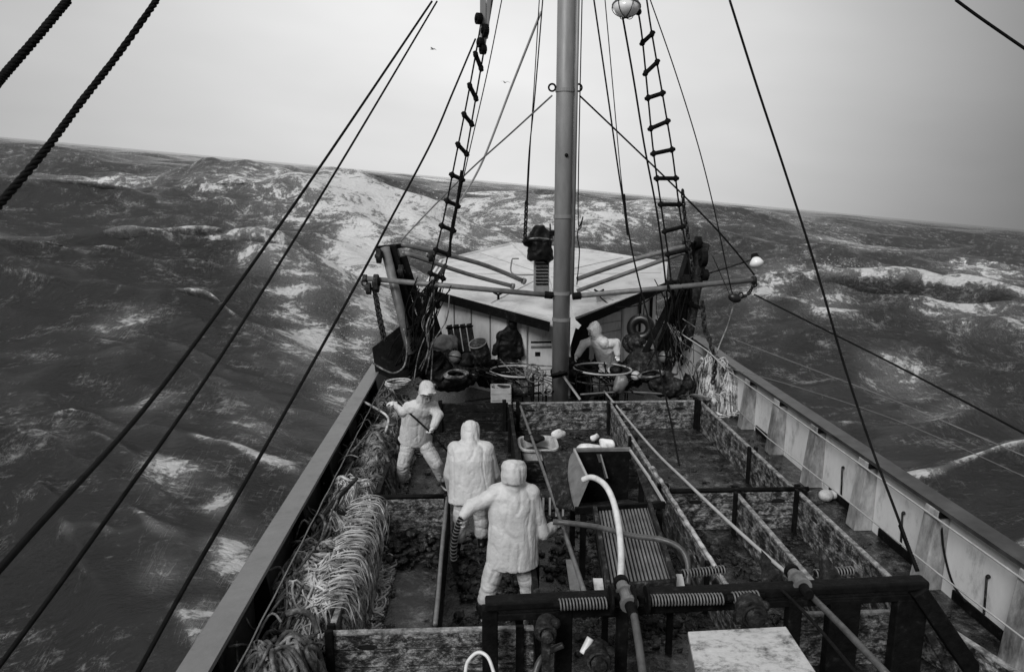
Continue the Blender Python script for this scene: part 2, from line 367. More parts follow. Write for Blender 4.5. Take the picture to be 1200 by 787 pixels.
def bulwark(sgn, top, ycap1, plate_m, cap_m, lab):
    xo = XL if sgn < 0 else XR
    # plate (a real thickness), in boat-fixed steps
    m1 = Rel((CX,10,0)); yy = [-3,2,6,10,14,16,18,20,22,24,26,28,30,32,34,35.6]
    ins = lambda y: CX+sgn*(halfw(y)-.0); tp = lambda y: top+max(0,y-16)**1.2*.02
    rs = lambda y: max(0,y-16)**1.5*.012
    vs = []; fs = []
    for y in yy:
        x = ins(y); vs += [(x, y, rs(y)), (x, y, tp(y)), (x-sgn*.05, y, tp(y)), (x-sgn*.05, y, rs(y))]
    for i in range(len(yy)-1):
        for j in range(4): a = i*4+j; b = i*4+(j+1)%4; fs.append((a, b, b+4, a+4))
    m1.add(vs, fs); bw_ = m1.build('bulwark', plate_m, boat); bw_['label'] = lab
    m2 = Rel((CX,10,0)); vs = []; fs = []
    for y in yy:
        x = ins(y); o1, i1 = x+sgn*.06, x-sgn*.20
        vs += [(o1, y, tp(y)), (o1, y, tp(y)+.05), (i1, y, tp(y)+.05), (i1, y, tp(y))]
    for i in range(len(yy)-1):
        for j in range(4): a = i*4+j; b = i*4+(j+1)%4; fs.append((a, b, b+4, a+4))
    m2.add(vs, fs); c = m2.build('cap_rail', cap_m, bw_)
    return bw_, tp
port, tpp = bulwark(-1, .98, 16, MT['capd'], MT['cap'], 'port bulwark with light grey cap rail behind the rope heaps')
stbd, tps = bulwark(1, 1.05, 16, MT['bulw'], MT['capd'], 'starboard bulwark with weathered white inner face and dark cap rail')
for yc in (14.35, 12.85, 11.3, 9.72, 8.1, 6.5, 4.9):
    m1 = Rel((CX,10,0)); xi = XR-.05; w2 = .13
    m1.hexa([(xi-.27,yc-w2,0),(xi,yc-w2,0),(xi,yc+w2,0),(xi-.27,yc+w2,0),(xi-.16,yc-w2,1.045),(xi,yc-w2,1.045),(xi,yc+w2,1.045),(xi-.16,yc+w2,1.045)])
    m1.build('stanchion', MT['stan'], stbd, bevel=.012)
    m1 = Rel((CX,10,0)); m1.box((xi-.155,yc-w2-.03,.97),(xi-.02,yc-w2-.006,1.04)); m1.build('rail_clip', MT['steel'], stbd)
for yc in (15, 13.4, 11.8, 10.2, 8.6, 7.0, 5.6):
    m1 = Rel((CX,10,0)); xi = XL+.05
    m1.hexa([(xi,yc-.04,0),(xi+.28,yc-.04,0),(xi+.28,yc+.04,0),(xi,yc+.04,0),(xi,yc-.04,.975),(xi+.14,yc-.04,.975),(xi+.14,yc+.04,.975),(xi,yc+.04,.975)])
    m1.build('stanchion', MT['steel'], port)
m1 = Rel((CX,10,0)); m1.tube([(XR-.235,y,.965) for y in (4,7,10,13,16,17)], .014, 6); m1.build('rail_pipe', MT['galvl'], stbd, smooth=True)
m1 = Rel((CX,10,0)); m1.tube([(XL+.30,y,.80+.01*math.sin(y*7)) for y in np.arange(4,16,.4)], .009, 6); m1.build('rail_pipe', MT['galvl'], port, smooth=True)
for yc, zc in ((8.85,.35),(7.2,.4),(10.5,.25)):     # freeing-port levers, drips of rust
    m1 = Rel((CX,10,0)); m1.tube([(XR-.07,yc,.16),(XR-.09,yc+.01,.62)], .014, 6); m1.ball((XR-.08,yc,.62),.025,8,6); m1.build('latch', MT['rust'], stbd, smooth=True)
for ya, yb in ((9.95,10.9),(6.75,7.75),(13.1,14.1),(8.35,9.4)):
    m1 = Rel((CX,10,0)); m1.box((XR-.075,ya,.02),(XR-.052,yb,.14)); m1.build('freeing_port', MT['steel'], stbd)

# low dark margin strip between the pens and the starboard bulwark
# ------------------------------------------------------------------ deck pens: each board a thing, held by stout uprights
def board(a, b, h=.6, t=.055, m='board', lab='', pipe=False, seam=True, posts=(), z0=.004):
    a = V((a[0], a[1], 0)); b = V((b[0], b[1], 0)); c = (a+b)/2; e = empty('pen_board', c, lab, 'board', 'boards that divide the deck into catch pens')
    d = (b-a).normalized(); s_ = V((d.y, -d.x, 0)); n = max(2, int((b-a).length/.25))
    z = z0; planks = [(.004,.205),(.215,.40),(.41,h-.03)]
    for (p, q) in planks:
        r = Rel(c); j = random.uniform(-.006,.006)
        r.beam(a+V((0,0,(p+q)/2))+s_*j, b+V((0,0,(p+q)/2))+s_*j, t, q-p); r.build('plank', MT[m], e, bevel=.008)
    r = Rel(c)
    if pipe: r.tube([a+V((0,0,h)), (a+b)/2+V((0,0,h+.004)), b+V((0,0,h))], .035, 10); r.build('top_pipe', MT['steel'], e, smooth=True)
    else:
        r.beam(a+V((0,0,h-.014)), b+V((0,0,h-.014)), t+.008, .028); r.build('top_edge', MT['board_top' if m == 'board' else 'board_dark'], e, bevel=.006)
    if m == 'board' and (b-a).length > 1.3:
        for q in (.18,.78):
            cc = a.lerp(b, q)+V((0,0,h-.16)); 
            for k in (-1,1):
                r = Rel(c); r.tube([cc+s_*k*(t/2+.001), cc+s_*k*(t/2+.004)], [.10,.10], 16, ry=[.03,.03], side=d); r.build('slot_shade', MT['rubber'], e)  # dark discs on the face, for the shade of cut hand holes
    for q in posts:
        p = a.lerp(b, q)
        for k in (-1,1): r = Rel(c); r.beam(p+s_*.055*k, p+s_*.055*k+V((0,0,h+.05)), .08, .045, upv=s_); r.build('upright', MT['steel'], e, bevel=.006)
    return e
A, B_, C_ = 6.5, 9.72, 14.4
board((-1.5,A),(.5,A), lab='wide scuffed grey board closing the port pen, nearest the camera on the left', posts=(.0,.93))
board((3.15,6.62),(4.45,6.62), lab='scuffed board seen between the posts of the black frame at lower right')
board((-1.5,B_),(-.5,B_), m='board', lab='dark pipe-topped cross board below the bending man near the rope heaps', pipe=True, posts=(.0,1))
board((-1.5,6.56),(-1.5,9.66), m='board', lab='dark board between the pale rope heap and the port pen', posts=(.5,))
board((-1.5,9.8),(-1.5,14.3), m='board_dark', lab='dark board behind the bending man, forward along the rope heaps', posts=(.5,))
board((.58,6.6),(.58,14.3), m='board_dark', lab='long dark board to the right of the two men with their backs turned', posts=(.15,.5,.85))
board((-1.0,C_),(.55,C_), m='board_dark', lab='dark forward board left of the mast foot, behind the bending man', posts=(.1,.95))
board((.65,C_),(2.6,C_), lab='scuffed forward board under the mast foot, behind the white scraps', posts=(.05,))
board((2.68,C_),(4.5,C_), lab='scuffed forward board of the empty wet pen right of the mast', posts=(.98,))
board((2.65,6.7),(2.65,14.33), lab='long scuffed board to the right of the sorting hopper', posts=(.12,.42,.7,.97))
board((4.55,9.85),(4.55,14.33), lab='scuffed board between the wet pen and the starboard bulwark, forward half', posts=(.35,.98))
board((4.57,7.0),(4.57,9.66), lab='scuffed board between the narrow pen and the starboard bulwark, aft half', posts=(.98,))
board((3.66,6.75),(3.66,9.64), lab='mottled white-flecked board splitting the aft starboard pens', posts=(.03,.97))
board((2.72,B_+.03),(4.75,B_+.03), m='board', lab='pipe-topped cross board between the wet pen and the aft starboard pens', pipe=True, posts=(.47,.93))
board((.66,11.3),(2.58,11.3), h=.5, m='board_dark', lab='dark low cross board behind the hopper, below the white scraps', posts=(.5,))
board((5.2,4.7),(4.62,6.8), h=.5, lab='weathered board at the lower right corner under the bulwark')
# pole top rail on the port divider
o = MB(); o.tube(smoothpath([P(510,731,Z=.66), P(514,690,Z=.66), P(519,630,Z=.66), P(524,583,Z=.65)], 5), .025, 10); o = o.build('divider_pole', MT['galv'], smooth=True)
tag(o, 'worn grey pole lying along the pen divider left of the two backturned men', 'pole')
o = MB(); o.beam((-.49,6.56,.3),(-.49,9.66,.3),.05,.56); o = o.build('pen_divider', MT['board_dark'], bevel=.008); tag(o, 'dark divider board standing under the worn grey pole', 'board', 'boards that divide the deck into catch pens')

# ------------------------------------------------------------------ mast and its spreader booms
MY = 15.5
mt = P(665, -60, Y=MY); mbt = P(656, 470, Y=MY); mbt = mt+(mbt-mt)*((0-mt.z)/(mbt.z-mt.z)); top = mbt+(mt-mbt)*1.25
mast = empty('mast', mbt, 'thick grey steel mast rising amidships in front of the deckhouse', 'mast')
r = Rel(mbt); r.tube([mbt, mbt.lerp(top,.5), top], .185, 24); r.build('pole', MT['mast'], mast, smooth=True)
at_ = lambda z: mbt+(top-mbt)*(z/(top.z-mbt.z))
for k, z in enumerate((2.15, 2.72, 4.35, 6.9)):
    r = Rel(mbt); c = at_(z); r.tube([c-V((0,0,.035)), c+V((0,0,.035))], .2, 24); r.build('band', MT['mast'], mast, smooth=False)
r = Rel(mbt); c = at_(1.0); r.ball(c+V((-.03,-.19,0)), (.04,.03,.04), 10, 6); r.ball(at_(5.6)+V((.03,-.19,0)), (.04,.03,.04), 10, 6); r.build('bolt', MT['steel'], mast, smooth=True)
# conduit up the right side of the mast
r = Rel(mbt); r.tube([at_(2.7)+V((.22,-.05,0)), at_(11)+V((.22,-.05,0))], .04, 8); r.build('conduit', MT['mast'], mast, smooth=True)
r = Rel(mbt); r.tube(smoothpath([at_(2.9)+V((.32,-.05,0)), at_(3.6)+V((.36,-.05,0)), at_(4.0)+V((.31,-.05,0)), at_(4.35)+V((.42,-.05,0)), at_(4.6)+V((.31,-.05,0)), at_(11)+V((.31,-.05,0))]), .012, 6); r.build('cable', MT['roped'], mast, smooth=True)
r = Rel(mbt); q = at_(6.95); r.torus(q+V((-.27,-.03,0)), .07, .02, (0,1,0)); r.build('shackle', MT['steel'], mast, smooth=True); r = Rel(mbt); r.torus(q+V((.27,-.03,0)), .07, .02, (0,1,0)); r.build('shackle', MT['steel'], mast, smooth=True)
r = Rel(mbt); q = at_(4.0); r.box(q+V((-.28,-.05,-.06)), q+V((-.16,.05,.06))); r.tube([q+V((-.27,-.02,-.25)), q+V((-.27,-.02,.2))], .018, 6); r.build('cleat', MT['steel'], mast, bevel=.01)
r = Rel(mbt); q = at_(1.9); r.add([q+V((.19,-.12,.6)), q+V((.3,-.14,.25)), q+V((.42,-.16,.14)), q+V((.36,-.15,.05)), q+V((.3,-.14,.08)), q+V((.19,-.12,-.35)), q+V((.19,-.09,.6)), q+V((.3,-.11,.25)), q+V((.42,-.13,.14)), q+V((.36,-.12,.05)), q+V((.3,-.11,.08)), q+V((.19,-.09,-.35))],
  [(0,1,2,3,4,5),(11,10,9,8,7,6)]+[(i,(i+1)%6,(i+1)%6+6,i+6) for i in range(6)]); r.build('torn_cover', MT['roof'], mast)
def boom(a, b, lab):
    a = V(a); b = V(b); e = empty('spreader_boom', a, lab, 'boom', 'spreader booms out from the mast')
    r = Rel(a); r.tube([a, a.lerp(b,.5), b], .058, 14); r.build('pipe', MT['galv'], e, smooth=True)
    r = Rel(a); d = (b-a).normalized(); r.tube([b-d*.05, b+d*.03], .085, 12); r.torus(b+V((0,0,-.1)), .06, .018, (0,1,0)); r.build('end_cap', MT['rust'], e)
    r = Rel(a); r.tube([a-d*.02, a+d*.16], .08, 12); r.tube([a+d*.05-V((0,.12,0)), a+d*.05+V((0,.12,0))], .03, 8); r.build('collar', MT['steel'], e)
    return e
boom(P(647,346,Y=MY-.05), P(427,326,Y=MY+.2), 'grey pipe boom reaching from the mast out to port')
boom(P(672,347,Y=MY-.05), P(884,328,Y=MY+.2), 'grey pipe boom reaching from the mast out to starboard')

# ------------------------------------------------------------------ deckhouse
hc = V((CX, 20, 0)); house = empty('deckhouse', hc, 'low white deckhouse under a pale roof with a pointed aft edge', 'deckhouse')
apx = P(657,378,Y=16.0); eL = P(497,338,Y=18.4); eR = P(779,332,Y=18.6)
bL = P(517,306,Y=24.0); bC = P(600,286,Y=25.5); bR = P(781,309,Y=22.5); bR2 = P(690,294,Y=25)
midf = P(640,345,Y=17.6)
roofpts = [apx, eR, bR, bR2, bC, bL, eL]
cen = P(640,322,Y=20.5)
r = Rel(hc); n = len(roofpts)
sub = []
def ring(f): return [cen+(p-cen)*f for p in roofpts]
rings = [ring(1), ring(.66), ring(.33)]
vs = [p for rg in rings for p in rg]+[cen]; k = len(vs)
vs += [p-V((0,0,.14)) for p in ring(1)]+[cen-V((0,0,.14))]
fs = []
for a in range(2):
    for i in range(n): j = (i+1)%n; fs.append((a*n+i, a*n+j, (a+1)*n+j, (a+1)*n+i))
for i in range(n): fs.append((2*n+i, 2*n+(i+1)%n, 3*n))
for i in range(n): j = (i+1)%n; fs.append((i, k+i, k+j, j)); fs.append((k+i, k+n, k+j))
r.add(vs, fs); rf = r.build('roof', MT['roof'], house)
r = Rel(hc)   # dark fascia along the aft edges
for a, b in ((apx+V((-.25,.02,0)),eL),(apx+V((.22,.02,0)),eR)):
    r.beam(a+V((0,-.02,-.09)), b+V((0,-.02,-.09)), .03, .22)
r.build('fascia', MT['steel'], rf, bevel=.006)
r = Rel(hc); r.beam(apx+V((.0,.05,.03)), cen+V((0,0,.04)), .05, .05); r.beam(cen+V((0,0,.04)), bC+V((0,0,.03)), .05, .05); r.build('ridge_strip', MT['roof'], rf)
r = Rel(hc)
for a, b in ((roofpts[1],roofpts[2]),(roofpts[2],roofpts[3]),(roofpts[3],roofpts[4]),(roofpts[4],roofpts[5]),(roofpts[5],roofpts[6])): r.beam(a+V((0,0,.03)), b+V((0,0,.03)), .07, .06)
r.build('roof_rim', MT['roof'], rf)
r = Rel(hc)
for i in range(n):
    a = roofpts[i].lerp(roofpts[(i+1)%n], .5)
    r.beam(a.lerp(cen,.04)+V((0,0,.006)), cen.lerp(a,.08)+V((0,0,.006)), .025, .02)
r.build('plate_seams', MT['galvl'], rf)
# walls: two aft faces in a shallow V plus sides
def wallpt(p, q): return V((p.x, p.y, q))
wl = [V((eL.x+.15, eL.y+.25,0)), V((.72,16.95,0)), V((2.22,16.95,0)), V((eR.x-.15, eR.y+.25,0)), V((eR.x-.2,23,0)), V((eL.x+.5,23,0))]
def roofz(x, y):
    # height of the roof underside, from the two slopes of the plan
    best = None
    for i in range(n):
        a, b, c = roofpts[i], roofpts[(i+1)%n], cen
        det = (b.y-c.y)*(a.x-c.x)+(c.x-b.x)*(a.y-c.y)
        l1 = ((b.y-c.y)*(x-c.x)+(c.x-b.x)*(y-c.y))/det; l2 = ((c.y-a.y)*(x-c.x)+(a.x-c.x)*(y-c.y))/det; l3 = 1-l1-l2
        mn_ = min(l1,l2,l3)
        if best is None or mn_ > best[0]: best = (mn_, l1*a.z+l2*b.z+l3*c.z)
    return best[1]-.15
def wall(a, b, m='white', name='wall', parent=house, t=.05):
    r = Rel(hc); d = (b-a).normalized(); s_ = V((d.y,-d.x,0))*t; k = 8
    for i in range(k):
        p = a.lerp(b, i/k); q = a.lerp(b, (i+1)/k); zp = roofz(p.x,p.y); zq = roofz(q.x,q.y)
        r.hexa([p+s_*0, q+s_*0, q-s_, p-s_, p+V((0,0,zp)), q+V((0,0,zq)), q-s_+V((0,0,zq)), p-s_+V((0,0,zp))])
    return r.build(name, MT[m], parent)
w1 = wall(wl[0], wl[1]); w2 = wall(wl[1], wl[2]); w3 = wall(wl[2], wl[3]); wall(wl[3], wl[4]); wall(wl[4], wl[5]); wall(wl[5], wl[0])
def onwall(a, b, px0, px1, z0, z1, m, name, off=.03, parent=house, t=.03, sm=0):
    d = (b-a).normalized(); s_ = V((d.y,-d.x,0))
    if s_.y > 0: s_ = -s_
    def hit(px):
        rd = ray(px, 380); den = rd.x*d.y-rd.y*d.x; t_ = (a.x*d.y-a.y*d.x)/den; q = V((rd.x*t_, rd.y*t_, 0)); return q
    p = hit(px0); q = hit(px1); r = Rel(hc)
    r.hexa([p+s_*(off+t)+V((0,0,z0)), q+s_*(off+t)+V((0,0,z0)), q+s_*off+V((0,0,z0)), p+s_*off+V((0,0,z0)), p+s_*(off+t)+V((0,0,z1)), q+s_*(off+t)+V((0,0,z1)), q+s_*off+V((0,0,z1)), p+s_*off+V((0,0,z1))])
    return r.build(name, MT[m], parent, bevel=sm)
# left leaf: corner post, framed locker door with shelves lines
onwall(wl[1], wl[2], 611, 617, 0, 2.0, 'white', 'corner_post')
dl = onwall(wl[1], wl[2], 620, 648, .1, 1.95, 'white', 'locker_door', sm=.01)
onwall(wl[1], wl[2], 622, 646, 1.22, 1.27, 'galv', 'door_rail', .062, dl, .02)
onwall(wl[1], wl[2], 622, 646, 1.34, 1.38, 'steel', 'door_rail', .062, dl, .012)
onwall(wl[1], wl[2], 627, 633, 1.02, 1.12, 'steel', 'vent_slot', .062, dl, .01)
# right leaf: doorway (a black sheet for the shade in its opening), plank siding, conduit, rack
onwall(wl[2], wl[3], 669, 689, 0, 1.95, 'tarp', 'doorway', .012)
onwall(wl[2], wl[3], 690, 695, 0, 2.1, 'white', 'door_post', .02)
for z in np.arange(.5, 2.25, .24): onwall(wl[2], wl[3], 697, 726, z, z+.22, 'white', 'siding_plank', .015)
onwall(wl[2], wl[3], 727, 729, .4, 2.3, 'galvl', 'conduit', .03)
onwall(wl[2], wl[3], 696.2, 697.2, .4, 2.2, 'steel', 'door_hinge', .03)
onwall(wl[2], wl[3], 747, 749, 1.3, 2.3, 'steel', 'bracket', .03); onwall(wl[2], wl[3], 760, 762, 1.3, 2.3, 'steel', 'bracket', .03)
for px in (532, 552, 574, 594): onwall(wl[0], wl[1], px, px+1.2, .4, 2.1, 'galv', 'wall_seam', .004, w1, .01)
# fittings on the roof: pipe rails on short stands, hooks
def pix(pts, sub=5): return smoothpath([P(a,b,Y=c) for a,b,c in pts], sub)
for pts, rr, lab in (([(471,286,16.3),(560,308,17.2),(613,329,17.6)],.055,'upper grey pole from the port gallows head in over the deckhouse roof'),
                 ([(474,296,16.3),(545,320,17.0),(600,335,17.3)],.05,'second grey pole just below it from the port gallows to the roof edge'),
                 ([(676,327,17.4),(740,305,17.0),(806,288,16.4)],.055,'upper grey pole from the roof up to the starboard gallows'),
                 ([(676,341,17.2),(740,318,17.0),(800,296,16.4)],.05,'lower grey pole beside it up to the starboard gallows')):
    o = MB(); o.tube(pix(pts), rr, 10); e = pix(pts); d = (e[-1]-e[-2]).normalized(); o.tube([e[-1]-d*.02, e[-1]+d*.06], rr*1.4, 10); tag(o.build('stay_pole', MT['galv'], smooth=True), lab, 'pole', 'poles bracing the gallows over the roof')
# V-shaped vent pipe low on the roof
o = MB(); o.tube(pix([(600,304,20),(600,320,19.5),(622,322,18.5),(635,321,18.4)]), .02, 6); o.tube(pix([(600,303,20),(608,303,20)]), .02, 6); tag(o.build('bent_pipe', MT['galv'], smooth=True), 'thin bent pipe standing on the deckhouse roof left of the mast', 'pipe')
for (px, py, yy_, lab) in ((584,345,17.4,'small dark cleat on the roof edge left of the mast'),(702,342,17.6,'small dark cleat on the roof edge right of the mast')):
    c = P(px,py,Y=yy_); o = MB(); o.tube([c-V((0,0,.12)), c+V((0,0,.02))], .03, 8); o.tube(smoothpath([c+V((-.12,0,.06)), c+V((0,0,.0)), c+V((.12,0,.06))]), .025, 8); tag(o.build('cleat', MT['steel'], smooth=True), lab, 'cleat')
# ------------------------------------------------------------------ PEOPLE
def bake(mb, name, m, parent, loc, voxel, wr=0, freq=7, smooth=2, aniso=(1,1,1), seed=0, crease=False):
    t = Rel(loc); t.v = mb.v; t.f = mb.f; o = t.build(name, m, None, smooth=True)
    md = o.modifiers.new('r', 'REMESH'); md.mode = 'VOXEL'; md.voxel_size = voxel; md.use_smooth_shade = True
    if smooth: q = o.modifiers.new('s', 'SMOOTH'); q.iterations = smooth; q.factor = .5
    bpy.context.view_layer.update(); dg = bpy.context.evaluated_depsgraph_get()
    me = bpy.data.meshes.new_from_object(o.evaluated_get(dg)); o.modifiers.clear(); old = o.data; o.data = me; bpy.data.meshes.remove(old)
    if wr:
        off = V((seed*3.1, seed*1.7, seed*.9)); ns = [v.normal.copy() for v in me.vertices]
        for v, nn in zip(me.vertices, ns):
            p = V((v.co.x*aniso[0], v.co.y*aniso[1], v.co.z*aniso[2]))*freq+off
            if crease:
                n1 = mn.noise(p+mn.noise_vector(p*.7)*.7); n2 = mn.noise(p*1.9+V((7,3,1))+mn.noise_vector(p)*.5)
                v.co += nn*wr*(.5*mn.noise(p*.5)-max(0, 1-abs(n1)*5)*.75-max(0, 1-abs(n2)*5)*.4)
            else:
                a = 1-abs(mn.noise(p+mn.noise_vector(p*.6)*.8))*2.2; b = mn.noise(p*2.7)
                v.co += nn*wr*(a*.7+b*.35)
    if not me.materials: me.materials.append(m)
    me.polygons.foreach_set('use_smooth', [True]*len(me.polygons)); me.update()
    o.parent = parent
    return o
def hand(mb, w_, d, nrm, side, curl=.6, g=0.0):
    # w_: wrist, d: palm direction, nrm: direction the palm faces, side: towards the thumb
    w_ = V(w_); d = V(d).normalized(); side = V(side); side = (side-d*side.dot(d)).normalized(); nrm_ = V(nrm); nn = side.cross(d)
    if nn.dot(nrm_) < 0: nn = -nn
    mb.capsule(w_-d*.02, w_+d*.035, .027+g, .034+g, 10); mb.capsule(w_+d*.045+side*.018, w_+d*.045-side*.018, .03+g, .028+g, 10, side=d)
    for i, (o_, ln) in enumerate(((.032,.072),(.011,.082),(-.010,.076),(-.031,.060))):
        p = w_+d*.07+side*o_; a = 0; r0 = .0095+g; dd = d
        for k, fr in enumerate((.45,.32,.23)):
            a += curl*(1 if k else .8); dd = d*math.cos(a)+nn*math.sin(a); q = p+dd*ln*fr; mb.capsule(p, q, r0, r0*.92, 8); p = q; r0 *= .92
    p = w_+d*.02+side*.028; q = p+(side*.75+d*.6+nn*.25).normalized()*.036; mb.capsule(p, q, .013+g, .011+g, 8); t = q+(d*.8+nn*.6+side*.1).normalized()*.032; mb.capsule(q, t, .011+g, .009+g, 8)
def person(label, root, pel, chest, neck, head, face, side, arms, legs, seed=1, bulk=1.0, tb=1.3, hood=1.0, brim=False, jm='oil', tm='oil2', hem=.16, glove='glove'):
    root = V(root); side = V(side).normalized(); face = V(face).normalized(); body = MB(); J = MB(); T = MB()
    spine = (neck-pel).normalized(); fwd = V((0,0,1)).cross(side).normalized(); 
    sh = {s: chest+(neck-chest)*.55+side*s*.17*(.5+.5*tb) for s in (-1,1)}
    # body: one surface
    body.tube([pel-spine*.1, pel, pel.lerp(chest,.5), chest, chest.lerp(neck,.6), neck], [.10,.13,.115,.135,.12,.05], 16, ry=[.07,.09,.085,.095,.08,.05], side=side)
    body.capsule(neck-spine*.03, head-V((0,0,.05)), .05, .048, 12)
    fq = face.to_track_quat('Y', 'Z').to_matrix(); H = lambda x,y,z: head+fq @ V((x,y,z))
    body.ball(head, (.076,.095,.112), 18, 12, fq); body.ball(H(0,.045,-.06), (.052,.05,.05), 12, 8, fq)
    body.capsule(H(0,.088,.015), H(0,.112,-.022), .010, .015, 8); body.ball(H(.075,0,-.01), (.012,.02,.032), 8, 6, fq); body.ball(H(-.075,0,-.01), (.012,.02,.032), 8, 6, fq)
    body.capsule(H(-.02,.093,-.055), H(.02,.093,-.055), .008, .008, 8); body.capsule(H(-.04,.08,.025), H(.04,.08,.025), .011, .011, 8)
    GL = {}
    for s, (el, wr_, hd, pn, tsd, curl) in arms.items():
        a = sh[s]; body.capsule(a, el, .05, .04, 12); body.capsule(el, wr_, .04, .028, 12); hand(body, wr_, hd, pn, tsd, curl)
        g = MB(); hand(g, wr_, hd, pn, tsd, curl, .004); g.capsule(wr_-(wr_-el).normalized()*.07, wr_+V(hd).normalized()*.01, .04, .034, 12); GL[s] = g
        J.capsule(a+V((0,0,-.01)), el, .082*bulk, .072*bulk, 14); J.capsule(el, wr_-(wr_-el).normalized()*.03, .075*bulk, .052*bulk, 14)
        J.capsule(chest+side*s*.05+spine*.05, a, .11, .085*bulk, 12)
    for s, (kn, an, toe) in legs.items():
        h = pel+side*s*.095-spine*.03; body.capsule(h, kn, .075, .052, 12); body.capsule(kn, an, .052, .036, 12); t = V(toe).normalized()
        body.capsule(an-V((0,0,.03)), an+t*.14-V((0,0,.045)), .034, .026, 10)
        T.capsule(h, kn, .135, .112, 14); T.capsule(kn, an+(kn-an).normalized()*.14, .112, .10, 14)
    T.tube([pel-spine*.13, pel-spine*.05, pel+spine*.1], [.12,.175,.165], 16, ry=[.1,.125,.115], side=side)
    hb = pel-spine*hem
    J.tube([hb, hb+spine*.02, pel, pel.lerp(chest,.5), chest, chest.lerp(neck,.5), chest.lerp(neck,.85), neck+spine*.03], [k*tb for k in (.222,.226,.216,.208,.210,.198,.15,.09)], 22, ry=[k*(.5+.5*tb) for k in (.165,.17,.165,.155,.155,.14,.115,.08)], side=side)
    # hood hangs from the collar round the back of the head
    c_ = .055-.115*hood; J.tube([H(0,c_+.01,.165), H(0,c_+.005,.145), H(0,c_,.09), H(0,c_,.0), H(0,c_,-.09)], [k*hood for k in (.045,.088,.108,.112,.102)], 18, ry=[k*hood for k in (.055,.095,.113,.115,.105)], side=fq @ V((1,0,0))); J.capsule(H(0,-.05,-.02), neck-spine*.02-face*.02, .105*hood, .125, 14)
    for s in (-1,1): J.capsule(neck-spine*.03, sh[s]+spine*.02, .10, .085*bulk, 12)
    J.ball(H(0,.085-.10*hood,.075), (.088*hood,.10*hood,.06), 14, 8, fq)
    for s in (-1,1): J.capsule(H(.092*s,.035,.06), H(.08*s,.03,-.09), .026, .028, 8)
    J.capsule(H(-.075,.045,.092), H(.075,.045,.092), .026, .026, 8)
    if brim:
        J.tube([H(0,.0,.155), H(0,.02,.09), H(0,.03,.062), H(0,.04,.05)], [.05,.12,.135,.135], 18, ry=[.05,.115,.14,.145], side=fq @ V((1,0,0)))
    o = bake(body, 'person', MT['skin'], None, root, .0075, 0, smooth=1); o.location = root
    tag(o, label, 'person')
    for s in (-1,1):
        e = Rel(root); e.ball(H(.03*s,.088,.008), .011, 8, 6); e.build('eye', MT['rubber'], o, smooth=True)
    bake(J, 'jacket', MT[jm], o, root, .012, .0125, 3.2, 2, (1.5,1.5,.6), seed, True)
    bake(T, 'trousers', MT[tm], o, root, .012, .014, 4.0, 1, (.8,.8,1.7), seed+3, True)
    for s, g in GL.items(): bake(g, 'glove', MT[glove], o, root, .006, 0, smooth=1)
    for s, (kn, an, toe) in legs.items():
        t = V(toe).normalized(); bt = MB(); k_ = (kn-an).normalized()
        bt.capsule(an+k_*.2, an-V((0,0,.0)), .074, .056, 14); bt.capsule(an-V((0,0,.035))-t*.035, an-V((0,0,.045))+t*.16, .05, .044, 14, side=(0,0,1)); 
        bake(bt, 'boot', MT['rubber'], o, root, .012, 0, smooth=2)
        sl_ = Rel(root); z = an.z-.095; sl_.tube([an-t*.09-V((0,0,.092)), an+t*.06-V((0,0,.094)), an+t*.2-V((0,0,.092))], [.035,.05,.035], 10, ry=[.012,.014,.012], side=t.cross(V((0,0,1)))); sl_.build('boot_sole', MT['galvl'], o, smooth=True)
    return o
Z3 = lambda p, z: V((p.x, p.y, z))
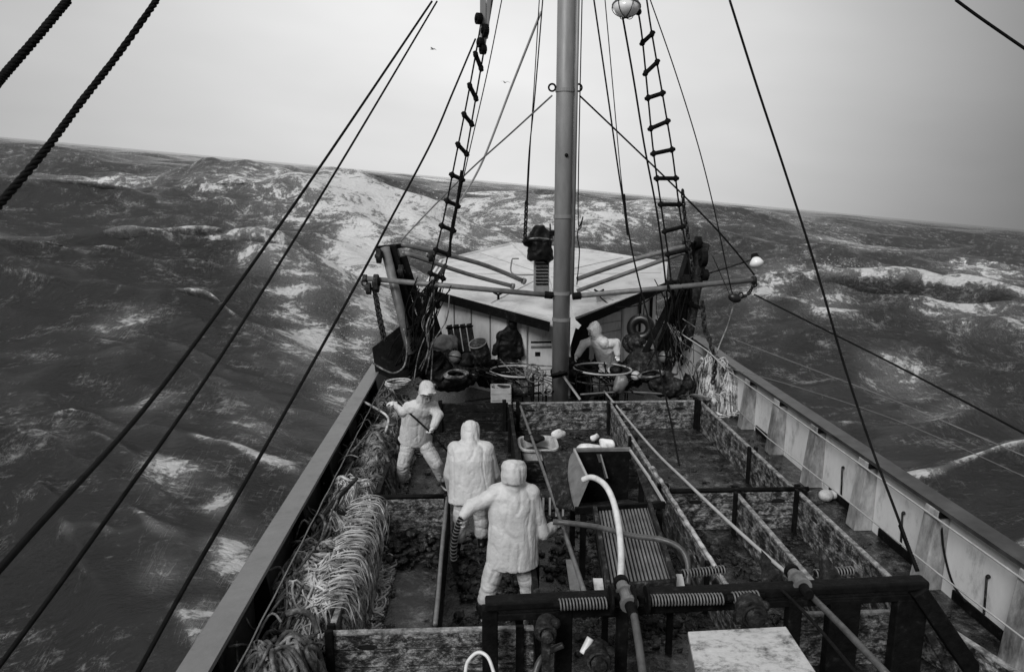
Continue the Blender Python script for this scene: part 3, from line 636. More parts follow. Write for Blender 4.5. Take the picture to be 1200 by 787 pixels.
# man at the middle, back turned, hauling on the grey hose
def scene_people():
    y = 7.7; j = lambda a, b, c=y: P(a, b, Y=c)
    pel = j(601,628); person('person nearest the camera in hooded white oilskins, back turned, holding a grey hose', V((pel.x,y,0)), pel, j(601,592), j(602,568), j(603,553,7.76), (.15,1,-.12), (1,0,0),
        {1: (j(636,624,7.75), j(649,616,7.9), (.75,.35,.18), (0,0,-1), (-.1,1,.2), .62), -1: (j(553,592,7.65), j(541,606,7.58), (-.3,.1,-1), (1,0,0), (0,1,0), .7)},
        {1: (Z3(j(616,690,7.72),.5), Z3(j(621,700,7.72),.1), (.3,1,0)), -1: (Z3(j(577,690,7.68),.5), Z3(j(566,700,7.6),.1), (-.3,1,0))}, seed=1, bulk=1.22, tb=1.36, hood=1.34, hem=.36)
    y = 9.25; pel = j(553,568,y); person('person in white oilskins in the middle of the three, head bowed, arms hanging', V((pel.x,y,0)), pel, j(552,538,y+.03), j(552,520,y+.1), j(552,509,y+.24), (.1,1,-.5), (1,-.05,0),
        {1: (j(578,555,y+.12), j(574,582,y+.4), (-.2,.3,-1), (-1,0,0), (0,1,0), .5), -1: (j(528,555,y+.12), j(531,584,y+.4), (.2,.3,-1), (1,0,0), (0,1,0), .5)},
        {1: (Z3(j(563,620,y+.05),.5), Z3(j(565,640,y+.05),.1), (.2,1,0)), -1: (Z3(j(540,622,y-.05),.5), Z3(j(535,640,y-.1),.1), (-.2,1,0))}, seed=2, bulk=1.36, tb=1.45, hood=1.18, hem=.24)
    y = 11.4; pel = j(487,512,y); person('person in white oilskins with a brimmed hood, bending over a rod beside the rope heaps', V((pel.x,y,0)), pel, j(490,484,y-.1), j(495,472,y-.22), j(501,463,y-.33), (.3,-.9,-.42), (-1,-.15,0),
        {1: (j(473,482,y-.2), j(463,473,y-.1), (-1,-.1,.25), (0,0,-1), (0,-1,0), .5), -1: (j(514,486,y-.3), j(507,502,y-.45), (-.45,-.5,-.6), (-.5,.3,0), (.3,-.5,.3), .7)},
        {1: (Z3(j(473,535,y-.15),.52), Z3(j(469,562,y+.0),.1), (-.4,-1,0)), -1: (Z3(j(511,535,y-.15),.5), Z3(j(521,556,y+.05),.1), (.5,-1,0))}, seed=3, bulk=1.15, tb=1.28, hood=1.2, brim=True, hem=.08)
    y = 16.35; pel = j(712,422,y+.3); person('person in white oilskins crouching over the winch between the mast and the hanging tyre', V((pel.x,y+.3,0)), pel, j(706,405,y), j(700,396,y-.1), j(694,388,y-.15), (-.9,-.35,-.5), (-.35,.9,0),
        {1: (j(684,403,y+.1), j(676,417,y-.1), (-.5,-.2,-.8), (0,0,-1), (0,-1,0), .5), -1: (j(722,402,y-.25), j(724,416,y-.3), (.0,-.2,-1), (-.3,-.3,0), (-1,0,0), .5)},
        {1: (Z3(j(700,440,y+.0),.45), Z3(j(705,450,y+.2),.1), (-1,-.3,0)), -1: (Z3(j(716,440,y-.0),.45), Z3(j(722,450,y+.2),.1), (-1,-.3,0))}, seed=4, bulk=1.5, tb=1.6, hood=1.3)
scene_people()
# the rod the bending man works with
o = MB(); o.tube([P(466,471,Y=11.25), P(503,505,Y=10.92), P(533,538,Y=10.8)], .016, 8); tag(o.build('rod', MT['steel'], smooth=True), 'thin dark rod in the hands of the man bending by the ropes', 'rod')

# ------------------------------------------------------------------ ROPE HEAPS along the port side
def heap(name, cx_, cy, lx, ly, hz, nst, m, lab, ang=0, seed=0, rmin=.007, rmax=.013, ln=(.5,1.3), base='roped', wild=.25, cat='rope heap'):
    rng = random.Random(seed); loc = V((cx_, cy, 0)); e = empty(name, loc, lab, cat, 'rope and net heaps along the port bulwark')
    def hgt(x, y):
        r2 = abs(x/lx)**2.4+abs(y/ly)**2.4; h = hz*max(0, 1-r2)**.42
        return h*(.80+.6*mn.noise(V((x*1.5+seed, y*1.5, seed)))+.25*mn.noise(V((x*4.5+seed, y*4.5, seed))))
    b = MB(); k = 26; vs = []; fs = []
    for i in range(k+1):
        for j in range(k+1):
            x = lx*(2*i/k-1); y = ly*(2*j/k-1); vs.append((x, y, max(.004, hgt(x, y)-.035)))
    for i in range(k):
        for j in range(k): a = i*(k+1)+j; fs.append((a, a+k+1, a+k+2, a+1))
    b.add(vs, fs); b.build('core', MT[base], e, smooth=True)  # dark core puts shade into the gaps between the strands
    sets = [MB(), MB(), MB()]
    for q in range(nst):
        x = rng.uniform(-.97,.97)*lx; y = rng.uniform(-.97,.97)*ly; r = rng.uniform(rmin, rmax); L_ = rng.uniform(*ln); step = .045; lay = rng.uniform(0,.07)
        fl = mn.noise(V((x*2.3+seed*5, y*2.3, 2.2)))*5+ang+rng.gauss(0,wild); pts = []; t = 0; cv = rng.gauss(0, 1.5); k = 2 if rng.random() < .07 else int(mn.noise(V((x*2.5, y*2.5, seed+5.5)))+rng.gauss(0,.22) > .18)
        if k == 2: cv = rng.choice((-1,1))*rng.uniform(3,7); r *= 1.7; lay += .05
        ph = rng.uniform(0,6)
        while t < L_:
            z = hgt(x, y)+lay
            pts.append(V((x, y, max(r+.004, z+.02*math.sin(t*14+ph)))))
            x += math.cos(fl)*step; y += math.sin(fl)*step; fl += cv*step+rng.gauss(0,.16); t += step
            if abs(x) > lx*1.3 or abs(y) > ly*1.15: break
        if len(pts) > 3: sets[k].tube(pts, r, 5, cap=False)
    for k, nm in enumerate(('strands', 'dark_strands', 'loose_loops')):
        if sets[k].v: sets[k].build(nm, MT[m if k != 1 else 'ropem'], e, smooth=True)
    return e
heap('rope_heap', -1.84, 7.75, .55, 1.1, .72, 2600, 'ropep', 'pale combed-out heap of frayed rope, brightest of the heaps along the port side', .35, 3, ln=(.6,1.5), wild=.42, rmin=.004, rmax=.010)
heap('rope_heap', -1.88, 5.75, .42, .95, .70, 800, 'ropem', 'grey tangled coil at the bottom left corner, nearest the camera', 1.2, 8, rmin=.010, rmax=.020)
heap('net_heap', -1.86, 9.6, .48, 1.2, .68, 1100, 'ropep', 'bundled grey net heap beside the empty port pen, forward of the brightest heap', .6, 12, rmin=.005, rmax=.010, cat='net heap')
heap('rope_heap', -1.87, 11.9, .50, 1.6, .74, 1300, 'ropem', 'looped rope heap behind the bending man, between him and the port rail', .9, 21, rmin=.010, rmax=.018, wild=.5)
heap('rope_heap', -1.75, 14.3, .6, 1.2, .75, 700, 'ropem', 'dark-shadowed rope heap farthest forward at the foot of the port gallows', .4, 33)
heap('rope_heap', -1.88, 9.7, .5, 4.9, .50, 2200, 'ropem', 'long low dark tangle of rope running under all the other heaps along the port side', .2, 55, ln=(.4,1.2), wild=.9, rmin=.006, rmax=.014)
# loose thick rope ends and a stick over the heaps
def looserope(pts, r, m, lab, name='rope', cat='rope', sub=6, n=7, grp=None):
    o = MB(); o.tube(smoothpath([P(a,b,Y=c*(.945 if b >= 555 else 1)) for a,b,c in pts], sub), r, n); return tag(o.build(name, MT[m], smooth=True), lab, cat, grp)
looserope([(372,612,9.1),(395,585,9.8),(418,560,10.2)], .03, 'rust', 'dark stick lying across the net heap', 'stick', 'stick')
looserope([(408,600,9.6),(420,618,9.2),(432,635,8.8),(437,655,8.5)], .018, 'ropep', 'pale frayed rope end spilling over the pen board', grp=None)
looserope([(430,640,8.5),(415,668,8.1),(401,690,7.7),(385,725,7.3),(381,760,7.1)], .035, 'ropem', 'thick grey rope hanging over the pen board beside the brightest heap')
looserope([(335,720,7.0),(350,715,7.05),(365,722,7.1),(372,742,7.0)], .03, 'ropem', 'short thick rope end curving over the nearest heap')
looserope([(425,470,13.4),(440,478,13.0),(455,490,12.6),(450,510,12.3)], .022, 'ropep', 'pale rope loop lying on the forward rope heap')
looserope([(437,425,15.4),(448,432,15.2),(462,437,15.1),(474,428,15.2),(477,405,15.4),(473,385,15.5)], .02, 'ropem', 'grey thick rope looped over the dark plate at the port rail')
rng = random.Random(77)
sp_ = MB()
for i in range(130):
    y = rng.uniform(6.8, 9.4) if i % 3 else rng.uniform(7.2,8.4); x = rng.uniform(-1.66,-1.50); z = rng.uniform(.60,.82); r = rng.uniform(.005,.010); L_ = rng.uniform(.15,.6); pts = [V((x-.12, y-.05, z)), V((x, y, z+.03))]
    dx = rng.uniform(.04,.16); pts += [V((-1.44+dx*.5, y+.06, z-.02)), V((-1.42+dx, y+.12+rng.gauss(0,.05), z-.06-L_*.5)), V((-1.42+dx*.8, y+.15+rng.gauss(0,.08), max(.03, z-.06-L_)))]
    sp_.tube(smoothpath(pts, 4), r, 5)
tag(sp_.build('rope_fringe', MT['ropep'], smooth=True), 'fringe of pale rope ends hanging over the board into the port pen', 'ropes')
for i in range(26):
    tw = MB()
    y = rng.uniform(5.6, 14.6); pts = [V((-2.33, y, rng.uniform(.5,.8))), V((-2.2, y+rng.gauss(0,.15), rng.uniform(.55,.9))), V((-2.05, y+rng.gauss(0,.3), rng.uniform(.5,.85))), V((-1.9, y+rng.gauss(0,.4), rng.uniform(.6,.95)))]
    tw.tube(smoothpath(pts, 5), rng.uniform(.008,.018), 6)
    tag(tw.build('rope_lashing', MT['ropem'], smooth=True), 'short grey lashing between the port bulwark and the rope heaps', 'rope', 'lashings along the port bulwark')
# ------------------------------------------------------------------ PEN FLOORS: catch and slime
def debris(name, x0, x1, y0, y1, nn, lab, s0=.03, s1=.09, m='crab', seed=0, zf=0):
    rng = random.Random(seed); b = MB()
    for i in range(nn):
        x = rng.uniform(x0,x1); y = rng.uniform(y0,y1); s_ = rng.uniform(s0,s1); rot = Matrix.Rotation(rng.uniform(0,6.28),3,'Z') @ Matrix.Rotation(rng.uniform(-.4,.4),3,'X')
        b.ball((x,y,s_*.3+zf*rng.random()), (s_,s_*rng.uniform(.5,.9),s_*rng.uniform(.25,.5)), 8, 5, rot)
        for k in range(3):
            a = rng.uniform(0,6.28); p = V((x,y,s_*.3)); q = p+V((math.cos(a),math.sin(a),.25))*s_*1.3; b.tube([p, q, q+V((math.cos(a+.6),math.sin(a+.6),-.3))*s_*.8], s_*.12, 4)
    o = b.build(name, MT[m], smooth=True); tag(o, lab, kind='stuff')
debris('catch', -1.38,-.6, 8.8,9.6, 90, 'dark wet catch heaped at the forward end of the port pen', seed=1, zf=.12)
debris('catch', -.38,.48, 6.8,9.6, 200, 'dark wet catch around the feet of the two backturned men', seed=2, zf=.03)
debris('catch', .72,2.5, 6.9,11.1, 300, 'dark wet catch under the sorting hopper', seed=3)
debris('catch', .75,2.5, 11.5,14.2, 130, 'dark wet catch in the pen with the white scraps', seed=4)
debris('catch', 2.8,4.4, 10,14.2, 70, 'dark litter scattered over the empty wet pen floor', seed=5, s0=.015, s1=.05)
debris('catch', 2.8,3.55, 7,9.5, 60, 'dark catch in the narrow starboard pen', seed=6)
debris('catch', 3.75,4.45, 7,9.5, 90, 'dark catch in the outer starboard pen', seed=7)
debris('litter', 4.7,5.5, 6,14, 110, 'litter along the scupper under the starboard bulwark', seed=8, s0=.015, s1=.05)
debris('litter', -1.38,-.6, 6.7,8.8, 26, 'small litter on the floor of the port pen', seed=9, s0=.012, s1=.04)
debris('litter', -1.4,.5, 9.9,14.1, 70, 'litter on the deck around the bending man', seed=10, s0=.015, s1=.06)
for (px, py, z, s_, a, lab) in ((655,508,.25,.17,.4,'white upright scrap behind the pale tub'),(690,524,.12,.26,.1,'long white scrap lying just behind the hopper'),(697,512,.2,.14,.5,'white curled scrap farthest back in the pen'),(712,519,.2,.18,-.6,'white scrap against the board right of the hopper')):
    c = P(px,py,Z=z); b = MB(); rot = Matrix.Rotation(a,3,'Z')
    b.ball(c, (s_,s_*.4,s_*.28 if s_ > .18 else s_*.55), 16, 10, rot)
    o = b.build('fish', MT['fish'], smooth=True); 
    for v in o.data.vertices: v.co += V((0,0,1))*.05*mn.noise(v.co*5)+V((1,0,0))*.06*mn.noise(v.co*6+V((9,0,0)))
    tl = MB(); tl.add([c+rot@V((s_*.9,0,0)), c+rot@V((s_*1.35,.06,.02)), c+rot@V((s_*1.35,-.06,.03)), c+rot@V((s_*.9,0,.02))], [(0,1,2),(3,2,1),(0,3,1),(0,2,3)]); 
    tag(o, 'white-bellied fish, '+lab.replace('white ', ''), 'fish')
# pale tub
c = P(627,530,Z=.0); c = V((1.0,12.3,0)); e = empty('tub', c, 'pale round-cornered tub with dark rags on its rim, left of the hopper', 'tub')
r = Rel(c)
def rr(cx_, cy, hx, hy, z, n=24, p=4):
    o = []
    for i in range(n):
        t = 2*math.pi*i/n; ct, st = math.cos(t), math.sin(t); o.append(V((cx_+hx*math.copysign(abs(ct)**(2/p),ct), cy+hy*math.copysign(abs(st)**(2/p),st), z)))
    return o
def loftrings(r, rings, closed_ends=True):
    n = len(rings[0]); vs = [p for q in rings for p in q]; fs = []
    for i in range(len(rings)-1):
        for j in range(n): fs.append((i*n+j, i*n+(j+1)%n, (i+1)*n+(j+1)%n, (i+1)*n+j))
    if closed_ends: fs.append(tuple(range(n))[::-1]); fs.append(tuple((len(rings)-1)*n+j for j in range(n)))
    r.add(vs, fs)
loftrings(r, [rr(c.x,c.y,.27,.3,.02), rr(c.x,c.y,.32,.36,.42), rr(c.x,c.y,.36,.40,.43), rr(c.x,c.y,.36,.40,.47), rr(c.x,c.y,.31,.35,.47), rr(c.x,c.y,.27,.3,.3)])
r.build('shell', MT['oil2'], e, smooth=False, bevel=.006)
r = Rel(c); r.ball(c+V((0,0,.28)), (.28,.3,.06), 16, 8); r.build('contents', MT['crab'], e, smooth=True)
b = MB(); c2 = c+V((-.05,.12,.5)); b.ball(c2, (.2,.14,.07), 18, 10); o = b.build('rag', MT['tarp'], smooth=True)
for v in o.data.vertices: v.co += mn.noise_vector(v.co*9)*.05
tag(o, 'dark rag lying over the pale tub', 'rag')
# crate of catch under the tub
c = V((1.02,10.5,0)); e = empty('crate', c, 'dark slatted crate of catch between the divider and the hopper', 'crate')
for z in (.05,.17,.29):
    r = Rel(c)
    for a, b in (((-.33,-.26),(.33,-.26)),((.33,-.26),(.33,.26)),((.33,.26),(-.33,.26)),((-.33,.26),(-.33,-.26))): r.beam(c+V((a[0],a[1],z)), c+V((b[0],b[1],z)), .02, .085)
    r.build('side_slat', MT['rust'], e)
for k in range(5):
    r = Rel(c); x = -.2+k*.1; r.beam(c+V((x,-.28,.03)), c+V((x,-.28,.33)), .03, .02, upv=(0,1,0)); r.build('white_slat', MT['galvl'], e)
r = Rel(c); r.ball(c+V((0,0,.2)), (.3,.24,.12), 14, 8); r.build('contents', MT['crab'], e, smooth=True)

# ------------------------------------------------------------------ SORTING HOPPER and grating chute
hp = V((1.65, 8.9, 0)); hop = empty('sorting_hopper', hp, 'steel sorting hopper, open-mouthed with sloping side plates, above the grating chute', 'hopper')
bt, ft = 1.28, .98
def plate(pts, t, m, name, parent, loc, nrm):
    r = Rel(loc); n = len(pts); nn = V(nrm).normalized()*t; pts = [V(p) for p in pts]; vs = pts+[p+nn for p in pts]
    fs = [tuple(range(n))[::-1], tuple(range(n, 2*n))]+[(i,(i+1)%n,(i+1)%n+n,i+n) for i in range(n)]
    r.add(vs, fs); return r.build(name, MT[m], parent)
TL, TR = P(660,529,Z=bt), P(738,528,Z=bt); FL, FR = P(674,598,Z=.98), P(779,591,Z=.98); ML = P(689,566,Z=1.22); MR = P(761,561,Z=1.22)
BL, BR = P(676,532,Z=1.26), TR
lp = plate([P(673,528,Z=1.30), P(689,562,Z=1.24), P(674,597,Z=.98), P(657,545,Z=1.12)], .02, 'galv', 'side_plate', hop, hp, (1,.1,0))
plate([TR, P(745,530,Z=1.29), P(763,560,Z=1.24), P(766,575,Z=1.1), FR, P(760,592,Z=.98), P(757,565,Z=1.05)], .03, 'rust', 'side_plate', hop, hp, (1,0,0))
plate([P(674,530,Z=bt), TR, TR-V((0,0,.75)), P(674,530,Z=bt)-V((0,0,.75))], .03, 'steel', 'back_plate', hop, hp, (0,1,0))
b0, b1 = P(676,532,Z=bt)-V((0,0,.72)), TR-V((0,0,.72))
plate([P(634,528,Z=bt), P(673,529,Z=bt), P(674,597,Z=.95), P(652,592,Z=.85)], .03, 'rust', 'flank_plate', hop, hp, (0,0,-1))
plate([b0, b1, P(762,592,Z=.96), P(676,598,Z=.96)], .025, 'rust', 'floor_plate', hop, hp, (0,0,-1))
plate([P(699,532,Z=1.27)+V((0,.0,0)), P(703,532,Z=1.27), P(711,560,Z=1.0), P(708,562,Z=.8)], .02, 'galv', 'middle_web', hop, hp, (1,0,0))
r = Rel(hp); r.beam(P(672,527,Z=bt+.02), P(739,526,Z=bt+.02), .05, .05); r.build('back_rim', MT['galv'], hop, bevel=.006)
r = Rel(hp); r.beam(FL, FR, .05, .09); r.build('front_lip', MT['steel'], hop, bevel=.006)
for a, b in ((TR, MR), (MR, FR), (P(673,528,Z=1.31), P(689,562,Z=1.25))):
    r = Rel(hp); r.beam(a+V((0,0,.015)), b+V((0,0,.015)), .028, .028); r.build('rim', MT['galvl'], hop)
for c in ((1.25,9.35),(2.2,9.35),(1.25,8.35),(2.2,8.35)):
    r = Rel(hp); r.beam((c[0],c[1],.004),(c[0],c[1],.93), .07,.07, upv=(0,1,0)); r.build('leg', MT['steel'], hop)
plate([P(676,532,Z=.8), P(662,540,Z=1.2), P(668,596,Z=.94), FL], .02, 'rust', 'chute_side', hop, hp, (-1,0,0))
g0, g1, g2, g3 = P(697,600,Z=.97), P(761,596,Z=.97), P(790,686,Z=.84), P(712,692,Z=.84)
gc = V((1.65,7.5,0)); gr = empty('grating_chute', gc, 'sloping chute of parallel bars running aft from the hopper, under the white hose', 'grating')
for k in range(17):
    r = Rel(gc); t = (k+.5)/17; r.beam(g0.lerp(g1,t), g3.lerp(g2,t), .022, .035); r.build('bar', MT['galv'], gr)
for a, b in ((g0,g3),(g1,g2)):
    r = Rel(gc); r.beam(a+V((0,0,.03)), b+V((0,0,.03)), .05, .14); r.build('side_frame', MT['rust'], gr, bevel=.008)
r = Rel(gc); r.beam(g3+V((0,.02,.0)), g2+V((0,.02,.0)), .06, .12); r.build('end_frame', MT['rust'], gr, bevel=.008)
r = Rel(gc); r.hexa([g3+V((0,0,-.3)), g2+V((0,0,-.3)), g1+V((0,0,-.3)), g0+V((0,0,-.3)), g3+V((0,0,-.28)), g2+V((0,0,-.28)), g1+V((0,0,-.28)), g0+V((0,0,-.28))]); r.build('tray', MT['steel'], gr)
for p in (g3, g2):
    r = Rel(gc); r.beam((p.x,p.y+.1,.004),(p.x,p.y+.1,p.z-.04), .06,.06, upv=(0,1,0)); r.build('leg', MT['steel'], gr)
# flanking sheet pieces by the chute end
for pts, m, lab, nm in (([P(663,655,Z=.6),P(668,690,Z=.5),P(680,692,Z=.5),P(675,655,Z=.6)],'galv','small grey plate standing left of the chute foot','plate'),
                    ([P(790,672,Z=.8),P(800,672,Z=.8),P(803,690,Z=.75),P(792,690,Z=.75)],'white','small white plate at the right foot of the chute','plate'),
                    ([P(695,677,Z=.9),P(706,677,Z=.9),P(708,692,Z=.85),P(697,692,Z=.85)],'white','small white plate at the left foot of the chute','plate')):
    o = plate(pts, .02, m, nm, None, V((0,0,0)), (0,.3,-1)); tag(o, lab, 'plate')

# ------------------------------------------------------------------ hoses, poles, cables on deck
def hose(name, lab, pts, r, m, cat='hose', n=12, sub=8): return looserope(pts, r, m, lab, name, cat, sub, n)
hose('water_hose', 'thick white hose arching out of the hopper and down over the grating', [(683,562,9.0),(694,559,8.9),(708,567,8.6),(718,585,8.3),(725,615,7.9),(728,650,7.35),(727,684,6.75)], .036, 'hosew')
hose('water_hose', 'grey hose held by the nearest man, reaching right across the chute', [(648,611,8.28),(662,612,8.25),(700,617,8.0),(740,627,7.7),(775,632,7.5),(797,642,7.4),(806,660,7.3),(806,684,7.2)], .031, 'hoseg')
# ribbed hose under the near man's arm
pts = pix([(546,598,7.6),(540,608,7.57),(535,622,7.58),(532,638,7.6),(532,654,7.65),(535,668,7.7)], 8); e = empty('ribbed_hose', pts[-1], 'dark ribbed suction hose hanging from under the nearest man\'s left arm', 'hose')
r = Rel(pts[-1]); r.tube(pts, .034, 10); r.build('tube', MT['steel'], e, smooth=True)
r = Rel(pts[-1])
for i in range(2, len(pts)-8, 2): d = (pts[i+1]-pts[i]).normalized(); r.tube([pts[i]-d*.005, pts[i]+d*.005], .039, 12)
r.build('ribs', MT['galv'], e)
hose('deck_pole', 'long thin grey pole slanting over the pens between the near man and the hopper', [(608,470,14.7),(640,560,11.0),(664,630,8.4),(685,694,6.75)], .026, 'galv', 'pole')
hose('hauling_line', 'taut pale line running aft from the mast foot over the middle pens', [(708,458,15.3),(760,520,11.5),(803,563,9.6),(870,626,7.8),(935,682,6.7)], .020, 'galvl', 'line')
hose('hauling_line', 'grey line running aft from the brass coupling to the lower right', [(945,692,6.6),(985,732,5.8),(1040,790,5.0)], .030, 'hoseg', 'line')
hose('hauling_line', 'thin dark line beside it, running down under the black frame', [(905,680,6.7),(950,725,5.9),(1005,790,5.1)], .015, 'roped', 'line')
pp = [V((2.65+.02*mn.noise(V((i*.3,1,0))), 10.6-3.7*i/59, .635+.02*mn.noise(V((i*.25,0,0))))) for i in range(60)]; b = MB(); b.tube(pp, [.028+.02*abs(mn.noise(V((i*.4,3,0)))) for i in range(60)], 7); tag(b.build('frayed_rope', MT['ropep'], smooth=True), 'pale frayed rope lying along the top of the long board right of the hopper', 'rope')
# couplings
def coupling(a, b, lab, m='galv'):
    a = V(a); b = V(b); e = empty('hose_coupling', a, lab, 'coupling', 'couplings lying on the black frame'); d = (b-a)
    for t0, t1, rd, nm, mm_ in ((0,.12,.075,'ring','steel'),(.12,.3,.058,'clamp',m),(.3,.36,.085,'ring','galv'),(.36,.62,.06,'barrel',m),(.62,.7,.088,'ring','galv'),(.7,1,.05,'nozzle','steel')):
        r = Rel(a); r.tube([a+d*t0, a+d*t1], rd, 14); r.build(nm, MT[mm_], e, bevel=.006)
    return e
coupling(P(727,680,Y=6.4), P(743,722,Y=5.85), 'ringed hose coupling at the end of the white hose, on the black frame')
coupling(P(927,668,Y=6.45), P(948,697,Y=6.0), 'ringed coupling on the black frame where the pale line ends')
hose('water_hose', 'dark hose leading down from the coupling of the white hose to the frame bottom', [(743,720,6.2),(748,750,5.9),(755,800,5.5)], .036, 'hoseg')

# ------------------------------------------------------------------ BLACK FRAME in the foreground
fy = 6.2; fc = V((2.1,fy,0)); fr = empty('roller_frame', fc, 'heavy black steel frame spanning the foreground, with coiled springs along its beam', 'frame')
a, b = P(566,709,Y=fy), P(1084,684,Y=fy)
r = Rel(fc); r.beam(a+V((.02,0,.02)), b+V((0,0,.02)), .16, .09); r.build('upper_beam', MT['steel'], fr, bevel=.02)
r = Rel(fc); r.beam(a+V((.02,.02,-.12)), b+V((0,.02,-.12)), .10, .08); r.build('lower_beam', MT['steel'], fr, bevel=.015)
for px, w_ in ((574,.15),(661,.16),(730,.10),(932,.13),(990,.3),(1068,.3)):
    p = P(px,712 if px < 900 else 700,Y=fy); r = Rel(fc); r.beam((p.x,fy+.02,.004),(p.x,fy+.02,p.z), w_,.12, upv=(0,1,0)); r.build('post', MT['steel'], fr, bevel=.012)
for x0, x1, yy_ in ((655,712,708),(762,848,703),(858,890,700)):
    p, q = P(x0,yy_,Y=fy-.11), P(x1,yy_-2,Y=fy-.11); L_ = (q-p).length; nT = int(L_/.030); pts = []
    for i in range(nT*10+1):
        t = i/(nT*10); an = 2*math.pi*i/10; c = p.lerp(q,t); pts.append(c+V((0,math.cos(an)*.05,math.sin(an)*.05)))
    r = Rel(fc); r.tube(pts, .0085, 6); r.build('spring', MT['galv'], fr, smooth=True)
    r = Rel(fc); r.tube([p-V((.05,0,0)), q+V((.05,0,0))], .03, 10); r.build('spindle', MT['steel'], fr, smooth=True)
for px in (716,742,758):
    c = P(px,702,Y=fy-.1); r = Rel(fc); r.tube([c-V((.012,0,0)), c+V((.012,0,0))], .13, 18, side=(0,0,1)); r.build('flange', MT['steel'], fr, bevel=.004)
for x0, yy_, x1 in ((803,690,845),(960,650,1000)):
    pass
a, b = P(1075,690,Y=6.15), P(1150,800,Z=.1); o = MB(); o.beam(a, V((b.x,b.y,.1)), .12, .16); tag(o.build('brace', MT['steel'], bevel=.015), 'black brace slanting down to the right from the end of the black frame', 'brace')
a, b = P(1062,690,Y=6.25), P(1120,800,Z=.1); o = MB(); o.beam(a, V((b.x,b.y,.1)), .05, .08); tag(o.build('brace', MT['rust'], bevel=.01), 'thinner black brace just inside the heavy one at lower right', 'brace')
# springy rollers seen beyond the frame
for x0,y0,x1,y1,Y0,lab in ((800,672,850,667,6.85,'coiled spring roller just beyond the frame at the chute side'),(955,672,1000,668,6.8,'coiled spring roller beyond the frame near the outer pen')):
    p, q = P(x0,y0,Y=Y0), P(x1,y1,Y=Y0); e = empty('spring_roller', (p+q)/2, lab, 'roller'); L_ = (q-p).length; nT = int(L_/.03)
    pts = [p.lerp(q, i/(nT*8))+V((0,math.cos(2*math.pi*i/8)*.045,math.sin(2*math.pi*i/8)*.045)) for i in range(nT*8+1)]
    r = Rel((p+q)/2); r.tube(pts, .008, 6); r.build('spring', MT['galv'], e, smooth=True)
    r = Rel((p+q)/2); r.tube([p,q], .028, 10); r.build('spindle', MT['steel'], e, smooth=True)
# fin plates
for pts, lab in (([P(893,645,Y=6.8),P(915,668,Y=6.7),P(920,690,Y=6.7),P(893,688,Y=6.7)],'dark triangular plate standing left of the pale line coupling'),([P(960,640,Y=6.8),P(968,648,Y=6.8),P(995,690,Y=6.6),P(962,692,Y=6.6)],'dark triangular plate standing right of the pale line coupling')):
    o = plate(pts, .02, 'rust', 'fin_plate', None, V((0,0,0)), (0,1,.1)); tag(o, lab, 'plate')
# big box with the stained white lid
q = [P(806,739,Z=1.0), P(921,733,Z=1.0), P(960,792,Z=1.0), P(818,800,Z=1.0)]
bc = V((sum(p.x for p in q)/4, sum(p.y for p in q)/4, 0)); e = empty('deck_box', bc, 'big box with a stained white lid at the bottom right foreground', 'box')
r = Rel(bc); f_ = lambda p, k, z: V((bc.x+(p.x-bc.x)*k, bc.y+(p.y-bc.y)*k, z))
r.hexa([f_(q[3],.97,.01),f_(q[2],.97,.01),f_(q[1],.97,.01),f_(q[0],.97,.01),f_(q[3],.97,.955),f_(q[2],.97,.955),f_(q[1],.97,.955),f_(q[0],.97,.955)]); r.build('case', MT['galv'], e, bevel=.01)
r = Rel(bc); r.hexa([f_(q[3],1,.957),f_(q[2],1,.957),f_(q[1],1,.957),f_(q[0],1,.957),f_(q[3],1,1),f_(q[2],1,1),f_(q[1],1,1),f_(q[0],1,1)]); r.build('lid', MT['box'], e, bevel=.01)
# bits of gear under the frame
hose('hose_loop', 'thin pale hose loop at the bottom edge below the black frame', [(545,792,6.0),(548,775,6.1),(560,764,6.15),(572,770,6.1),(580,792,6.0)], .016, 'hosew')
hose('hose_loop', 'dark hose curving up behind the frame post at the bottom', [(624,800,6.2),(632,775,6.3),(645,762,6.4),(660,755,6.4)], .03, 'hoseg')
hose('short_pipe', 'short bright pipe end poking out below the black frame', [(683,765,6.3),(692,747,6.35)], .035, 'hosew', 'pipe')
for i, (px, py, s_, lab) in enumerate(((640,735,.10,'dark valve casting under the left half of the frame'),(700,768,.13,'round dark pump casting under the frame near the bright pipe end'),(880,715,.14,'dark crumpled fitting behind the box with the white lid'))):
    c = P(px,py,Y=5.95); b = MB(); b.tube([c-V((.02,.08,0)), c+V((.02,.08,0))], s_, 14); b.tube([c-V((0,.14,.02)), c+V((0,.12,0))], s_*.55, 12); b.beam(V((c.x,c.y,.01)), c, .08,.08, upv=(0,1,0)); b.torus(c-V((0,.1,0)), s_*.75, .014, (0,1,0)); b.ball(c+V((s_*.8,-.03,.06)), .05, 10, 6)
    tag(b.build('pump_fitting', MT['rust'], bevel=.006), lab, 'fitting')
# starboard details
o = MB(); o.tube([P(x_, y_, X=5.3) for x_, y_ in ((846,463),(900,513),(1000,592),(1100,672),(1196,745),(1260,795))], .011, 7); tag(o.build('rail_line', MT['galvl'], smooth=True), 'taut thin line along the foot of the starboard bulwark', 'line')
o = MB(); o.tube(smoothpath([P(x_, y_, X=5.58) for x_, y_ in ((1103,612),(1106,645),(1116,682),(1132,705))], 6), .014, 7); tag(o.build('hanging_cable', MT['roped'], smooth=True), 'slack cable hanging down the white starboard bulwark at the right', 'cable')
b = MB(); c = P(968,580,Z=.1); b.ball(c, (.12,.1,.1), 12, 8); b.ball(c+V((.14,.05,-.01)), (.09,.09,.07), 12, 8); tag(b.build('rag', MT['oil2'], smooth=True), 'crumpled pale rag on the deck edge by the starboard stanchion', 'rag')
